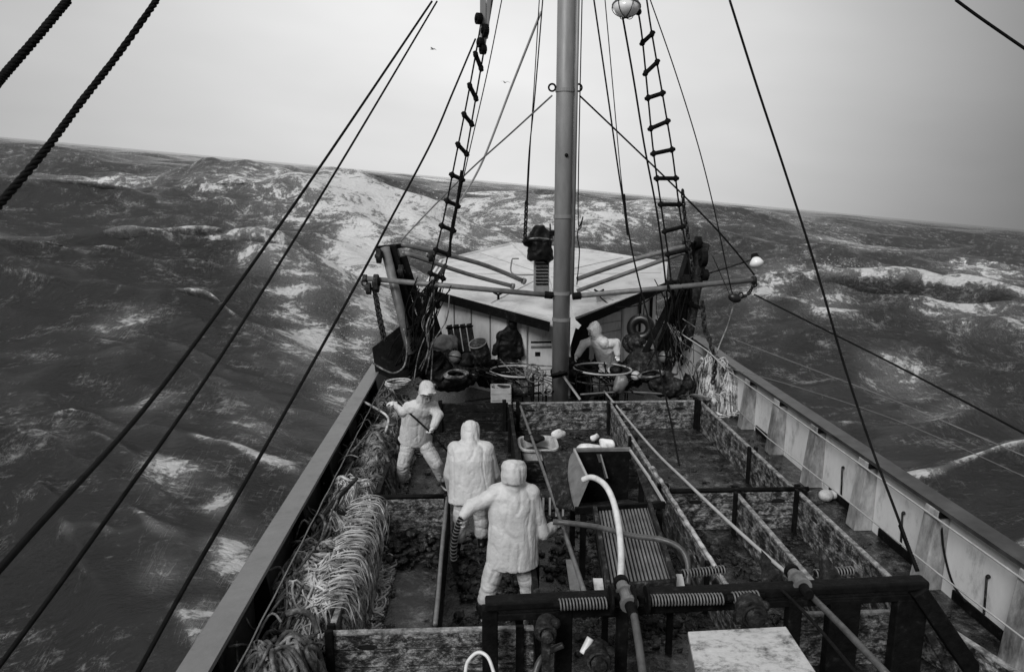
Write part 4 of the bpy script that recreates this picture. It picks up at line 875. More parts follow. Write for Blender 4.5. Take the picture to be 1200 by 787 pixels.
# ------------------------------------------------------------------ GALLOWS: leaning posts either side, braces, sheaves
def leg(e, o_, a, b, w_, h_=None, m='steel', name='post', tubey=False):
    r = Rel(o_)
    if tubey: r.tube([a, b], w_/2, 14); return r.build(name, MT[m], e, smooth=True)
    r.beam(a, b, w_, h_ or w_); return r.build(name, MT[m], e, bevel=.012)
g = P(500,440,Y=16.0); g.z = 0; ga = empty('port_gallows', g, 'rusty leaning gallows at the port side with sheaves and hanging chain', 'gallows')
leg(ga, g, P(451,290,Y=16.2), P(482,415,Y=15.6), .21, m='galv', tubey=True)
leg(ga, g, P(459,288,Y=16.4), P(500,440,Y=16.4), .30, .22)
leg(ga, g, P(472,300,Y=16.5), P(520,450,Y=16.6), .22, .18)
leg(ga, g, P(512,330,Y=16.5), P(490,440,Y=16.3), .10, .10, name='cross_brace'); leg(ga, g, P(462,330,Y=16.4), P(508,352,Y=16.4), .08, .08, name='cross_brace')
leg(ga, g, P(478,395,Y=16.2), P(512,330,Y=16.4), .07, .07, m='rust', name='cross_brace')
leg(ga, g, P(441,291,Y=16.2), P(478,287,Y=16.6), .14, .1, name='head_beam'); leg(ga, g, P(500,345,Y=16), P(523,310,Y=16), .12, .1, m='rust', name='ladder_bracket')
for px,py,yy_,rd in ((444,300,16.0,.16),(441,332,15.6,.20),(432,338,15.5,.13),(470,318,16.1,.15),(505,300,16.0,.13)):
    c = P(px,py,Y=yy_); r = Rel(g); r.tube([c-V((.05,0,0)), c+V((.05,0,0))], rd, 18, side=(0,0,1)); r.tube([c-V((.09,0,0)), c+V((.09,0,0))], rd*.3, 10, side=(0,0,1)); r.build('sheave', MT['rust'], ga, bevel=.01)
plate([P(436,408,Y=15.7),P(446,400,Y=15.9),P(474,378,Y=16.4),P(480,440,Y=15.6),P(468,448,Y=15.4),P(440,436,Y=15.4)], .04, 'steel', 'side_plate', ga, g, (0,1,.2))
g2 = P(800,440,Y=16.0); g2.z = 0; gb = empty('starboard_gallows', g2, 'rusty leaning gallows at the starboard side, wrapped in chain and rope', 'gallows')
leg(gb, g2, P(824,285,Y=16.4), P(800,425,Y=15.9), .28, m='rust', tubey=True)
leg(gb, g2, P(812,290,Y=16.5), P(770,430,Y=16.4), .26, .2)
leg(gb, g2, P(806,322,Y=16.2), P(792,440,Y=15.7), .16, .16); leg(gb, g2, P(790,345,Y=16.0), P(752,420,Y=16.2), .16, .14)
leg(gb, g2, P(790,350,Y=16.0), P(826,362,Y=16.0), .08, .08, name='cross_brace'); leg(gb, g2, P(800,285,Y=16.5), P(830,290,Y=16.5), .16, .12, name='head_beam')
leg(gb, g2, P(800,340,Y=15.9), P(772,400,Y=15.9), .07, .07, name='cross_brace')
for px,py,yy_,rd in ((824,302,16.0,.2),(818,284,16.3,.14),(798,332,15.9,.14),(826,322,15.9,.13)):
    c = P(px,py,Y=yy_); r = Rel(g2); r.tube([c-V((.06,0,0)), c+V((.06,0,0))], rd, 18, side=(0,0,1)); r.tube([c-V((.1,0,0)), c+V((.1,0,0))], rd*.3, 10, side=(0,0,1)); r.build('sheave', MT['steel'], gb, bevel=.01)
plate([P(779,385,Y=16.6),P(790,385,Y=16.5),P(780,430,Y=16.2),P(764,432,Y=16.3)], .05, 'galv', 'side_plate', gb, g2, (0,1,.2))
plate([P(800,405,Y=15.9),P(812,410,Y=15.8),P(800,445,Y=15.4),P(786,440,Y=15.5)], .05, 'galv', 'side_plate', gb, g2, (0,1,.2))
def chain(pts, lab, m='rust', r_=.018, link=.085, y=None):
    path = smoothpath(pts, 20); L_ = [0]
    for i in range(1, len(path)): L_.append(L_[-1]+(path[i]-path[i-1]).length)
    o = MB(); n = int(L_[-1]/(link*.78)); j = 0
    for k in range(n+1):
        t = k*link*.78
        while j < len(L_)-2 and L_[j+1] < t: j += 1
        p = path[j].lerp(path[j+1], min(1,(t-L_[j])/max(1e-6,L_[j+1]-L_[j]))); d = (path[j+1]-path[j]).normalized()
        sd_ = d.orthogonal().normalized(); 
        if k % 2: sd_ = d.cross(sd_)
        q = [p+d*math.cos(a)*link*.55+sd_*math.sin(a)*link*.32 for a in [2*math.pi*i/10 for i in range(11)]]
        o.tube(q, r_, 5, cap=False)
    return tag(o.build('chain', MT[m], smooth=True), lab, 'chain')
chain([P(438,340,Y=15.5), P(443,370,Y=15.5), P(449,398,Y=15.5)], 'short chain hanging from the port boom end down to the rail')
chain([P(452,398,Y=15.5), P(446,370,Y=15.5), P(441,345,Y=15.5)], 'second strand of chain beside it under the port boom end')
chain([P(823,355,Y=15.6), P(826,385,Y=15.5), P(832,400,Y=15.3), P(838,425,Y=15.1), P(835,450,Y=15.0)], 'rusty chain hanging from the starboard gallows over the pale net', r_=.024, link=.12)
chain([P(800,225,Y=15.9), P(802,250,Y=15.9), P(806,275,Y=15.9), P(812,320,Y=15.8)], 'chain hanging beside the starboard ladder above the gallows', r_=.02, link=.11)
chain([P(615,280,Y=16.2), P(616,260,Y=16.2), P(617,235,Y=16.2)], 'chain tail above the black tarpaulin bundle', r_=.02, link=.11)
chain([P(884,332,Y=15.7), P(877,344,Y=15.6), P(868,349,Y=15.5)], 'short chain from the starboard boom end to the round block')
# ------------------------------------------------------------------ ROPE LADDERS in the shrouds
def ladder(Lp, Rp, rungs, lab, rw=.045):
    o_ = P(*Lp[-1][:2], Y=Lp[-1][2]); e = empty('rope_ladder', o_, lab, 'rope ladder', 'rope ladders up to the mast')
    A_ = pix(Lp, 14); B2 = pix(Rp, 14)
    for pt in (A_, B2):
        r = Rel(o_); r.tube(pt, .018, 6); r.build('side_rope', MT['roped'], e, smooth=True)
    def aty(pt, py):
        return min(pt, key=lambda p: abs(proj(p)[1]-py))
    for (ya, yb) in rungs:
        a = aty(A_, ya); b = aty(B2, yb); d = (b-a).normalized(); r = Rel(o_); r.tube([a-d*.07, a-d*.02, b+d*.02, b+d*.07], [rw*.8,rw,rw,rw*.8], 8); r.build('rung', MT['steel'], e, smooth=True)
        for p in (a, b): r = Rel(o_); r.ball(p, (.055,.055,.075), 8, 6); r.build('lashing', MT['roped'], e, smooth=True)
def proj(p):
    d = V(p)-EYE; z = d.dot(cf); return (600+F*d.dot(cr)/z, 393.5-F*d.dot(cu)/z)
ladder([(569,-6,15.5),(559,55,15.5),(547,120,15.6),(533,190,15.7),(519,260,15.8),(504,325,15.9),(492,390,15.9)],
       [(578,-6,15.6),(567,60,15.6),(555,130,15.7),(543,200,15.8),(531,270,15.9),(519,326,16.0),(506,395,16.0)],
       [(65,79),(99,115),(133,146),(170,178),(203,209),(235,240),(264,268),(294,298),(322,326),(352,356)], 'narrow rope ladder rising to the mast on the port side')
ladder([(744,-6,15.5),(752,40,15.5),(760,120,15.6),(766,180,15.7),(776,250,15.8),(786,325,15.9),(790,400,15.9)],
       [(757,-6,15.6),(764,40,15.6),(778,120,15.7),(788,180,15.8),(797,250,15.9),(809,325,16.0),(806,400,16.0)],
       [(50,40),(83,75),(117,110),(150,144),(180,176),(210,207),(240,240),(269,268),(296,295),(330,330),(355,358)], 'wide rope ladder with dark rungs rising to the mast on the starboard side')
# ------------------------------------------------------------------ WIRES, STAYS, NEAR ROPES
def braided(pts, r, lab, m='roped'):
    path = pix(pts, 40); o = MB()
    for k in range(3):
        q = []; prev = None
        for i, p in enumerate(path):
            d = (path[min(i+1,len(path)-1)]-path[max(i-1,0)]).normalized(); a = d.orthogonal().normalized() if prev is None else (prev-d*prev.dot(d)).normalized(); prev = a; b = d.cross(a)
            t = i*.55+k*2.094; q.append(p+a*math.cos(t)*r*.5+b*math.sin(t)*r*.5)
        o.tube(q, r*.56, 6)
    return tag(o.build('stay_rope', MT[m], smooth=True), lab, 'rope')
braided([(184,0,3.4),(140,62,3.15),(95,120,2.9),(50,180,2.65),(-8,248,2.4)], .0135, 'thick braided rope crossing the top left corner, the longer of the two')
braided([(80,0,2.6),(45,42,2.5),(5,88,2.4),(-12,108,2.3)], .0135, 'thick braided rope clipping the top left corner, the shorter of the two')
rp = lambda lab, pts, r, m='roped', sub=10: hose('rigging_wire', lab, pts, r, m, 'rope', 6, sub)
rp('upper and thicker of the two straight black ropes slanting down to the left', [(506,2,14),(350,232,10),(200,440,6.5),(30,632,3.8),(-30,700,3.3)], .021)
rp('lower of the two straight black ropes slanting down to the left', [(512,2,14),(400,190,10.5),(270,400,7),(120,615,4.8),(-5,785,3.9)], .017)
rp('slack grey rope curving down past the port boom end to the bottom edge', [(557,46,15),(530,110,13.5),(505,168,12.5),(455,262,11),(430,310,9.8),(375,410,8),(290,560,6.2),(215,690,5.1),(160,790,4.5)], .018)
rp('thin line from the top down to the black tarpaulin bundle', [(636,0,15.9),(627,110,16),(620,180,16.1),(617,240,16.2)], .014)
rp('second thin line beside it down to the tarpaulin bundle', [(632,0,15.9),(626,100,16),(622,160,16.1),(618,240,16.2)], .011)
rp('pale stay fading down from the top left of the mast', [(634,14,17),(600,100,18),(565,190,19),(540,235,20)], .028, 'galvl')
rp('grey stay from the mast eye slanting down to port', [(647,112,15.5),(600,155,16.2),(550,200,17),(500,250,17.6),(470,282,16.3)], .018, 'galv')
rp('dark stay from the mast eye slanting down to starboard', [(679,112,15.5),(740,170,15.6),(800,228,15.6),(850,280,15.6),(884,322,15.6)], .018)
rp('thin stay from the top down the port ladder', [(588,0,16),(570,90,16),(545,200,16.1),(527,290,16.2)], .012)
rp('dark wire just right of the mast running from the top to the pens', [(696,0,14.5),(712,110,14.6),(727,215,14.6),(742,300,14.4),(760,375,14),(783,478,12.5),(796,545,10.6)], .016)
rp('thin wire from the top to the chain tackle right of the mast', [(709,0,16.5),(718,100,16.5),(727,200,16.5),(733,250,16.5)], .011)
braided([(731,228,16.4),(733,250,16.4),(736,275,16.4)], .032, 'thick twisted tackle rope hanging right of the mast')
rp('dark wire running beside the wide ladder on its left', [(726,0,15.4),(742,90,15.5),(755,170,15.6),(770,250,15.7),(779,320,15.8),(786,400,15.8)], .020)
rp('thin dark stay leaning outward right of the wide ladder', [(762,0,15.6),(790,80,15.5),(818,170,15.4),(838,250,15.3),(856,335,15.3),(861,349,15.3)], .012)
rp('long thin wire bowing down across the sea to the black frame end', [(855,0,9),(885,95,9),(918,195,8.9),(955,310,8.6),(990,430,8.3),(1020,520,7.9),(1050,600,7.4),(1075,668,6.9)], .014)
braided([(1055,615,6.9),(1064,640,6.76),(1075,668,6.55)], .022, 'doubled splice at the foot of the long wire over the black frame')
rp('dark wire cutting across the top right corner', [(1120,0,6),(1150,22,6),(1205,60,6)], .012)
rp('long line from the starboard boom running out to the right edge', [(884,345,15),(950,378,13.5),(1050,428,11.5),(1205,510,9.5)], .017)
rp('faint second line running out to the right edge below it', [(862,398,15),(940,428,13.5),(1050,470,11.5),(1205,536,9.8)], .010, 'galv')
rp('faint third line low over the water at the right', [(850,430,14.6),(930,452,13.2),(1050,492,11),(1205,560,9)], .007, 'galv')
rp('thin line along the starboard boom to the lamp arm', [(835,300,15.6),(845,322,15.6),(858,352,15.4)], .008)
rp('rope from the round block down to the rail', [(861,352,15.3),(853,380,15.2),(843,405,15.1),(835,430,15.0)], .014, 'ropem')
rp('slack black cable sagging from the roof edge to the tyre bracket', [(700,345,17.5),(715,357,17.2),(730,360,17),(752,356,17.2),(768,345,17.6)], .015)
rp('wire from the starboard gallows running aft over the rail', [(781,377,15.9),(800,392,15.4),(830,412,14.6),(850,432,14)], .013, 'galvl')
braided([(541,200,15.5),(536,235,15.5),(529,270,15.5),(527,300,15.6)], .03, 'thick twisted rope hanging beside the narrow ladder')
# ladder tackle at top left: blocks
c = P(566,28,Y=15.3); e = empty('pulley_block', c, 'cluster of dark pulley blocks at the top of the narrow ladder', 'pulley block')
for px,py,s_ in ((561,22,.11),(568,36,.13),(563,50,.10),(566,58,.10)):
    q = P(px,py,Y=15.3); r = Rel(c); r.tube([q-V((.05,.02,0)), q+V((.05,.02,0))], s_, 16, side=(0,0,1)); r.tube([q-V((.075,.03,0)), q+V((.075,.03,0))], s_*.4, 10, side=(0,0,1)); r.build('sheave', MT['steel'], e, bevel=.012)
r = Rel(c); r.beam(P(566,-10,Y=15.35), P(566,62,Y=15.35), .1, .12); r.build('strap', MT['mast'], e, bevel=.01)
r = Rel(c); r.beam(P(574,-10,Y=15.4), P(569,45,Y=15.4), .16, .1); r.build('cheek', MT['mast'], e, bevel=.02)
# round block at starboard
c = P(861,349,Y=15.3); e = empty('round_block', c, 'round black block hanging under the starboard boom end', 'pulley block')
r = Rel(c); r.ball(c, (.15,.1,.1), 14, 10, Matrix.Rotation(.35,3,'Y')); r.build('shell', MT['rubber'], e, smooth=True)
r = Rel(c); r.torus(c+V((.13,0,.06)), .05, .014, (0,1,0)); r.build('shackle', MT['steel'], e, smooth=True)
# ------------------------------------------------------------------ LAMPS
c = P(734,8,Y=15.0); e = empty('floodlight', c, 'round caged floodlight at the top edge right of the mast', 'lamp')
prof = lambda q, pts, ax: (lambda r, a: (r.tube([q+a*z for z, _ in pts], [w for _, w in pts], 22), r)[1])
r = Rel(c); ax = V((-.1,-.25,-1)).normalized(); r.tube([c+ax*.2, c+ax*.19, c+ax*.12, c+ax*.0], [.01,.10,.2,.27], 22); r.build('glass', MT['glass'], e, smooth=True)
r = Rel(c); r.tube([c+ax*.0, c-ax*.03], [.285,.285], 22); r.tube([c-ax*.03, c-ax*.25, c-ax*.4], [.27,.16,.08], 22); r.build('housing', MT['galv'], e, smooth=False, bevel=.01)
r = Rel(c)
for k in range(3):
    t = k*math.pi/3; s_ = ax.orthogonal().normalized(); s2 = ax.cross(s_); u = s_*math.cos(t)+s2*math.sin(t)
    r.tube([c+u*.28*math.cos(a)+ax*.22*math.sin(a) for a in [math.pi*i/12 for i in range(13)]], .008, 5)
r.build('cage', MT['steel'], e, smooth=True)
r = Rel(c); r.tube([c-ax*.2, P(752,-4,Y=15.3)], .03, 8); r.ball(P(748,14,Y=15.2), .07, 10, 6); r.build('bracket', MT['steel'], e, smooth=True)
c = P(886,306,Y=15.6); e = empty('deck_lamp', c, 'small white deck lamp at the end of an arm over the starboard side', 'lamp')
r = Rel(c); r.tube([P(818,324,Y=16.0), P(850,314,Y=15.8), c+V((-.08,0,.04))], .022, 8); r.build('arm', MT['rust'], e, smooth=True)
r = Rel(c); ax = V((.15,-.5,-1)).normalized(); r.tube([c-ax*.10, c-ax*.04, c+ax*.05, c+ax*.11, c+ax*.15], [.05,.11,.155,.13,.03], 20); r.build('shade', MT['glass'], e, smooth=True)
r = Rel(c); r.tube([c-ax*.17, c-ax*.09], [.07,.09], 14); r.build('cap', MT['steel'], e, bevel=.008)
# ------------------------------------------------------------------ THINGS IN FRONT OF THE DECKHOUSE
# tarpaulin-covered head on a slotted vent, left of the mast
c = P(634,330,Y=16.6); e = empty('covered_vent', c, 'slotted vent post with a black tarpaulin hood tied over its top, left of the mast', 'vent')
vx = P(630,330,Y=16.6).x; zt = P(636,302,Y=16.6).z; zb = P(636,334,Y=16.6).z-.15
r = Rel(c); r.box((c.x-.16,16.5,zb),(c.x+.18,16.8,zt)); r.build('post', MT['mast'], e, bevel=.01)
for k in range(8):
    z = zb+.18+k*.075
    r = Rel(c); r.box((c.x-.13,16.47,z),(c.x+.15,16.497,z+.028)); r.build('slot', MT['steel'], e)
t = MB(); cc = P(633,285,Y=16.55); t.ball(cc+V((0,0,.05)), (.27,.24,.32), 18, 12); t.ball(cc+V((-.02,0,.25)), (.17,.16,.16), 14, 10); t.ball(cc+V((-.22,-.02,.05)), (.16,.14,.12), 12, 8); t.tube([cc+V((0,0,.1)), cc+V((0,0,-.36))], [.24,.28], 18); t.ball(cc+V((.16,0,-.22)), (.14,.16,.22), 12, 8)
hd = bake(t, 'tarpaulin', MT['tarp'], e, c, .022, .05, 3.2, 2, seed=9)
o = MB(); o.tube(pix([(612,283,16.4),(620,280,16.3),(632,279,16.25),(648,281,16.3)]), .02, 6); tag(o.build('lashing_rope', MT['ropem'], smooth=True), 'lashing round the black tarpaulin bundle left of the mast', 'rope')
# tyre
c = P(751,384,Y=17.0); e = empty('tyre', c, 'black tyre fender hanging on the deckhouse wall at starboard', 'tyre'); nrm = V((-.35,-1,.15))
r = Rel(c); r.torus(c, .225, .118, nrm, 36, 12); r.build('tread', MT['rubber'], e, smooth=True)
r = Rel(c); r.torus(c+nrm.normalized()*.06, .20, .035, nrm, 36, 8); r.build('bead', MT['steel'], e, smooth=True)
r = Rel(c); r.tube([c+V((-.05,-.03,.28)), c+V((-.04,-.02,.75))], .012, 5); r.tube([c+V((.05,-.03,.28)), c+V((.06,-.02,.75))], .012, 5); r.build('hanger', MT['roped'], e, smooth=True)
# hanging dark oilskins
t = MB(); q = P(597,400,Y=16.9); t.tube([q+V((0,0,-.55)), q+V((0,0,-.1)), q+V((.03,0,.22)), q+V((.06,0,.36))], [.26,.30,.22,.08], 16, ry=[.12,.14,.12,.08], side=(1,0,0)); t.ball(q+V((.08,-.03,.42)), (.10,.11,.13), 12, 8); t.capsule(q+V((-.2,0,.18)), q+V((-.34,-.05,-.25)), .08, .07); t.capsule(q+V((.2,0,.15)), q+V((.26,-.08,-.3)), .08, .07)
o = bake(t, 'hanging_coat', MT['tarp'], None, q, .02, .035, 5, 2, seed=4); o.location = q; tag(o, 'dark hooded oilskin coat hanging on the deckhouse wall left of the mast', 'coat')
# drum
c = P(566,421,Y=15.9); ax = V((-.25,-.35,.9)).normalized(); e = empty('steel_drum', c, 'dark dented steel drum tilted against the junk left of the mast', 'drum')
r = Rel(c); pr = [(0,.19),(.02,.2),(.2,.20),(.22,.21),(.24,.20),(.42,.20),(.45,.205),(.46,.17)]; r.tube([c+ax*z for z,_ in pr], [w_ for _,w_ in pr], 24); r.build('shell', MT['rust'], e, smooth=True)
r = Rel(c); r.torus(c+ax*.455, .2, .014, ax); r.build('rim', MT['galv'], e, smooth=True)
# ribbed lid / pallet leaning on the wall, crate
c = P(541,398,Y=16.9); e = empty('slatted_hatch', c, 'dark slatted hatch cover leaning on the left deckhouse wall', 'hatch')
u = (P(556,397,Y=16.9)-P(528,399,Y=17.0)).normalized(); vv = V((-.15,.35,.9)).normalized()
for k in range(4):
    r = Rel(c); p = c+u*(-.24+k*.16); r.beam(p-vv*.35, p+vv*.38, .13, .04, upv=u.cross(vv)); r.build('slat', MT['rust'], e, bevel=.008)
for s_ in (-.3,.32):
    r = Rel(c); r.beam(c+vv*s_-u*.33-V((0,.04,0)), c+vv*s_+u*.33-V((0,.04,0)), .05,.04); r.build('batten', MT['steel'], e)
# crate below winch
def crate(c, sx_, sy_, sz, lab, m='galvl', rz=0):
    e = empty('slat_crate', c, lab, 'crate', rz=rz); z = sz/3
    for k in range(3):
        for a, b in (((-1,-1),(1,-1)),((1,-1),(1,1)),((1,1),(-1,1)),((-1,1),(-1,-1))):
            r = MB(); r.beam((a[0]*sx_/2,a[1]*sy_/2,z*(k+.5)), (b[0]*sx_/2,b[1]*sy_/2,z*(k+.5)), .025, z*.88); r.build('slat', MT[m], e, bevel=.004)
    for a in ((-1,-1),(1,-1),(1,1),(-1,1)):
        r = MB(); r.beam((a[0]*(sx_/2-.03),a[1]*(sy_/2-.03),0), (a[0]*(sx_/2-.03),a[1]*(sy_/2-.03),sz*.99), .04,.04, upv=(0,1,0)); r.build('corner_post', MT[m], e)
    return e
c = P(587,470,Y=15.3); crate(V((c.x,15.3,.3)), .42, .4, .42, 'small pale slatted crate below the hooped winch rail')
stand = MB(); stand.box((c.x-.35,15.05,.004),(c.x+.5,15.6,.29)); tag(stand.build('low_platform', MT['steel'], bevel=.02), 'low dark platform under the small pale crate', 'platform')
c = P(562,408,Y=16.3)
# winch with round guard hoops
def winch(c, lab, R=.62, sq=.7, hz=.68):
    e = empty('winch', V((c.x,c.y,0)), lab, 'winch', 'winches either side of the mast foot')
    r = Rel((c.x,c.y,0)); r.torus(V((c.x,c.y,hz+.25)), R, .022, (.04,-.06,1), 32, 8, sq=sq); r.build('guard_hoop', MT['galvl'], e, smooth=True)
    r = Rel((c.x,c.y,0)); r.torus(V((c.x,c.y,hz)), R*.94, .022, (0,0,1), 32, 8, sq=sq); r.build('lower_hoop', MT['rust'], e, smooth=True)
    for k in range(6):
        a = k*math.pi/3+.3; p = V((c.x+math.cos(a)*R*.97, c.y+math.sin(a)*R*.97*sq, 0)); r = Rel((c.x,c.y,0)); r.tube([p+V((0,0,.01)), p+V((0,0,hz+.25))], .014, 7); r.build('hoop_stand', MT['steel'], e, smooth=True)
    r = Rel((c.x,c.y,0)); r.tube([V((c.x-.3,c.y,hz-.15)), V((c.x-.28,c.y,hz-.15)), V((c.x-.27,c.y,hz-.15)), V((c.x+.27,c.y,hz-.15)), V((c.x+.28,c.y,hz-.15)), V((c.x+.3,c.y,hz-.15))], [.26,.26,.16,.16,.26,.26], 20); r.build('drum', MT['rust'], e)
    r = Rel((c.x,c.y,0)); r.box((c.x-.36,c.y-.2,.01),(c.x-.31,c.y+.2,hz)); r.build('cheek', MT['steel'], e, bevel=.01); r = Rel((c.x,c.y,0)); r.box((c.x+.31,c.y-.2,.01),(c.x+.36,c.y+.2,hz)); r.build('cheek', MT['steel'], e, bevel=.01)
    r = Rel((c.x,c.y,0)); rng = random.Random(5)
    for q in range(16):
        z = hz-.15; pts = [V((c.x-.22+q*.028, c.y+.18*math.cos(t), z+.18*math.sin(t))) for t in [i*math.pi/8 for i in range(17)]]; r.tube(pts, .014, 5, cap=False)
    r.build('warp', MT['ropem'], e, smooth=True)
    return e
winch(P(607,440,Y=15.75), 'hooped winch just left of the mast foot, pale warp on its drum'); winch(P(706,440,Y=15.9), 'hooped winch right of the mast foot, in front of the crouching person', R=.66)
# hoop with spokes standing among the gear (valve wheels)
for px,py,yy_,rd,lab in ((625,437,15.1,.2,'spoked handwheel left of the mast foot'),(640,455,15.0,.14,'smaller spoked handwheel low beside the mast foot')):
    c = P(px,py,Y=yy_); e = empty('handwheel', c, lab, 'handwheel'); n_ = V((.5,-1,.5))
    r = Rel(c); r.torus(c, rd, .014, n_); r.build('rim', MT['galv'], e, smooth=True)
    s_ = n_.normalized().orthogonal().normalized(); s2 = n_.normalized().cross(s_)
    for k in range(3):
        a = k*math.pi/3; u_ = s_*math.cos(a)+s2*math.sin(a); r = Rel(c); r.tube([c-u_*rd, c+u_*rd], .012, 6); r.build('spoke', MT['galv'], e, smooth=True)
    r = Rel(c); r.tube([c, V((c.x,c.y+.1,0.01))], .03, 8); r.build('stem', MT['steel'], e, smooth=True)
# dark bundled gear heaps (nets, tarps) filling the shadow before the deckhouse
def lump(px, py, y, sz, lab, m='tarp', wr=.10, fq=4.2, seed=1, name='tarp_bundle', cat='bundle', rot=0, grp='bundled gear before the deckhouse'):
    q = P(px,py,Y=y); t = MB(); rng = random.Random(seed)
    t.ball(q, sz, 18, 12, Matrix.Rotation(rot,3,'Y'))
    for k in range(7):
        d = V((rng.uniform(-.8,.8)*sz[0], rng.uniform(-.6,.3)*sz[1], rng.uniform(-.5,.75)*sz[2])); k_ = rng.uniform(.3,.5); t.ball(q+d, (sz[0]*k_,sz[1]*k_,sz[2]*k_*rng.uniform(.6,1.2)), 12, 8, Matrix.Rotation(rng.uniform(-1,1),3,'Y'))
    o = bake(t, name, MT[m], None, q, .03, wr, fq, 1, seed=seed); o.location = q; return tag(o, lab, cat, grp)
lump(520,405,16.5, (.30,.3,.22), 'grey crumpled canvas bundle high between the port gallows and the drum', 'galv', seed=2, wr=.07)
lump(512,430,16.3, (.42,.4,.35), 'black bundle low between the port gallows and the drum', seed=3)
lump(548,432,16.2, (.36,.3,.30), 'black bundle under the tilted drum', seed=4)
lump(590,438,16.6, (.42,.3,.32), 'black bundle behind the left winch', seed=5)
lump(497,395,16.6, (.20,.25,.34), 'black rag bundle hung on the port gallows', seed=6)
lump(758,428,16.3, (.48,.4,.36), 'dark netting bundle on the deck below the tyre', 'rust', seed=7)
lump(742,402,16.9, (.20,.2,.18), 'dark bundle wedged under the tyre', 'crab', seed=8)
lump(785,448,15.8, (.45,.4,.30), 'dark netting bundle at the foot of the starboard gallows', 'rust', seed=9)
lump(663,434,16.5, (.3,.25,.3), 'black bundle in the shadow behind the mast foot', seed=10)
lump(487,418,16.0, (.28,.3,.40), 'wet dark netting hanging inside the port gallows', 'rust', seed=12)
# pale sack
lump(727,450,15.4, (.13,.12,.2), 'small grey sack standing under the right winch hoop', 'galv', wr=.04, fq=4, seed=15, name='sack', cat='sack', grp=None)
# leaning boards beside gallows
for a, b, w_, m, lab in ((P(524,425,Y=16.2),P(508,372,Y=16.8),.18,'steel','dark plank leaning left of the slatted hatch'),(P(545,440,Y=15.9),P(522,410,Y=16.1),.28,'rust','short broad plank leaning over the black bundle'),(P(776,432,Y=16.0),P(790,395,Y=16.6),.3,'galv','grey panel leaning at the starboard gallows'),(P(680,468,Y=15.1),P(660,440,Y=15.3),.05,'galvl','thin pale batten leaning right of the mast foot')):
    o = MB(); o.beam(a, b, w_, .04); tag(o.build('plank', MT[m], bevel=.008), lab, 'plank')
for pts, r_, m, lab in (([(690,470,15.0),(760,472,15.1),(828,474,15.2)],.03,'rust','rusty low pipe before the starboard gallows'),([(680,462,15.4),(735,459,15.5),(800,463,15.5)],.022,'galv','thin grey pipe above the forward board at starboard'),([(545,470,14.9),(600,463,15.3),(650,458,15.4)],.02,'steel','thin dark pipe above the forward board at port')):
    looserope(pts, r_, m, lab, 'pipe', 'pipe')
# pale net heap over the starboard rail
heap('net_heap', 5.35, 15.9, .5, .75, 1.15, 800, 'ropep', 'pale wet net heaped over the starboard rail beside the rusty chain', .8, 41, rmin=.008, rmax=.018, wild=.4, cat='net heap')
# coils and tangles of line before the deckhouse
for i, (px,py,yy_,rx,lab) in enumerate(((560,372,17.4,.1,'x'),)): pass
for (px,py,yy_,R1,k,m,lab) in ((468,452,14.9,.26,9,'ropep','pale coil of rope on the forward heap by the port gallows'),(820,470,15.0,.24,8,'ropem','grey coil of rope at the starboard corner of the pens'),(500,455,15.3,.22,7,'ropem','grey coil of rope left of the forward board')):
    c = P(px,py,Y=yy_); o = MB(); rng = random.Random(px)
    pts = []
    for i in range(k*16):
        t = i/16*2*math.pi; R2 = R1*(1+.12*math.sin(i*.37)+rng.uniform(-.02,.02)); pts.append(c+V((math.cos(t)*R2, math.sin(t)*R2*.8, .012*i/16+.02*math.sin(t+i*.1))))
    o.tube(pts, .016, 6); tag(o.build('rope_coil', MT[m], smooth=True), lab, 'rope coil')
# hanging rope tangles on both gallows
def tangle(px0, py0, px1, py1, y, n_, m, lab, seed, r_=.014, spread=12):
    rng = random.Random(seed); o = MB()
    for q in range(n_):
        a = (px0+rng.gauss(0,spread), py0+rng.gauss(0,6)); b = (px1+rng.gauss(0,spread), py1+rng.gauss(0,10)); sag = rng.gauss(0,6)
        pts = [(a[0],a[1],y+rng.gauss(0,.15)), ((a[0]*2+b[0])/3+sag,(a[1]*2+b[1])/3,y+rng.gauss(0,.15)), ((a[0]+b[0]*2)/3-sag*.6,(a[1]+b[1]*2)/3,y+rng.gauss(0,.15)), (b[0],b[1],y+rng.gauss(0,.1))]
        o.tube(pix(pts, 6), rng.uniform(.5,1.3)*r_, 5)
    return tag(o.build('rope_tangle', MT[m], smooth=True), lab, 'ropes', 'tangles of rope hanging on the gallows')
tangle(505,335,478,430,15.6,26,'roped','black ropes and rigging tails hanging down the port gallows',1)
tangle(508,350,498,430,15.5,8,'ropem','grey rope ends hanging among the black ones at the port gallows',2,spread=8)
tangle(790,335,795,430,15.6,24,'roped','black ropes hanging down the starboard gallows',3,spread=10)
tangle(600,432,640,455,15.5,14,'ropem','grey lines tangled over the left winch beside the mast foot',6,spread=14)
tangle(560,430,600,450,15.6,10,'roped','black lines trailing from the drum to the left winch',7,spread=14)
tangle(690,432,740,452,15.6,12,'roped','black lines tangled round the right winch',8,spread=14)
tangle(796,380,806,440,15.4,9,'ropem','grey rope ends hanging low at the starboard gallows',4,spread=10)
lump(530,445,15.9, (.5,.3,.22), 'low black bundle against the forward board left of the crate', seed=21)
lump(575,438,16.6, (.4,.2,.3), 'black bundle below the hanging coat', seed=22)
lump(690,440,16.7, (.5,.2,.32), 'black bundle in the doorway behind the crouching person', seed=24)
lump(735,440,16.4, (.35,.25,.3), 'black bundle between the right winch and the dark netting', seed=25)
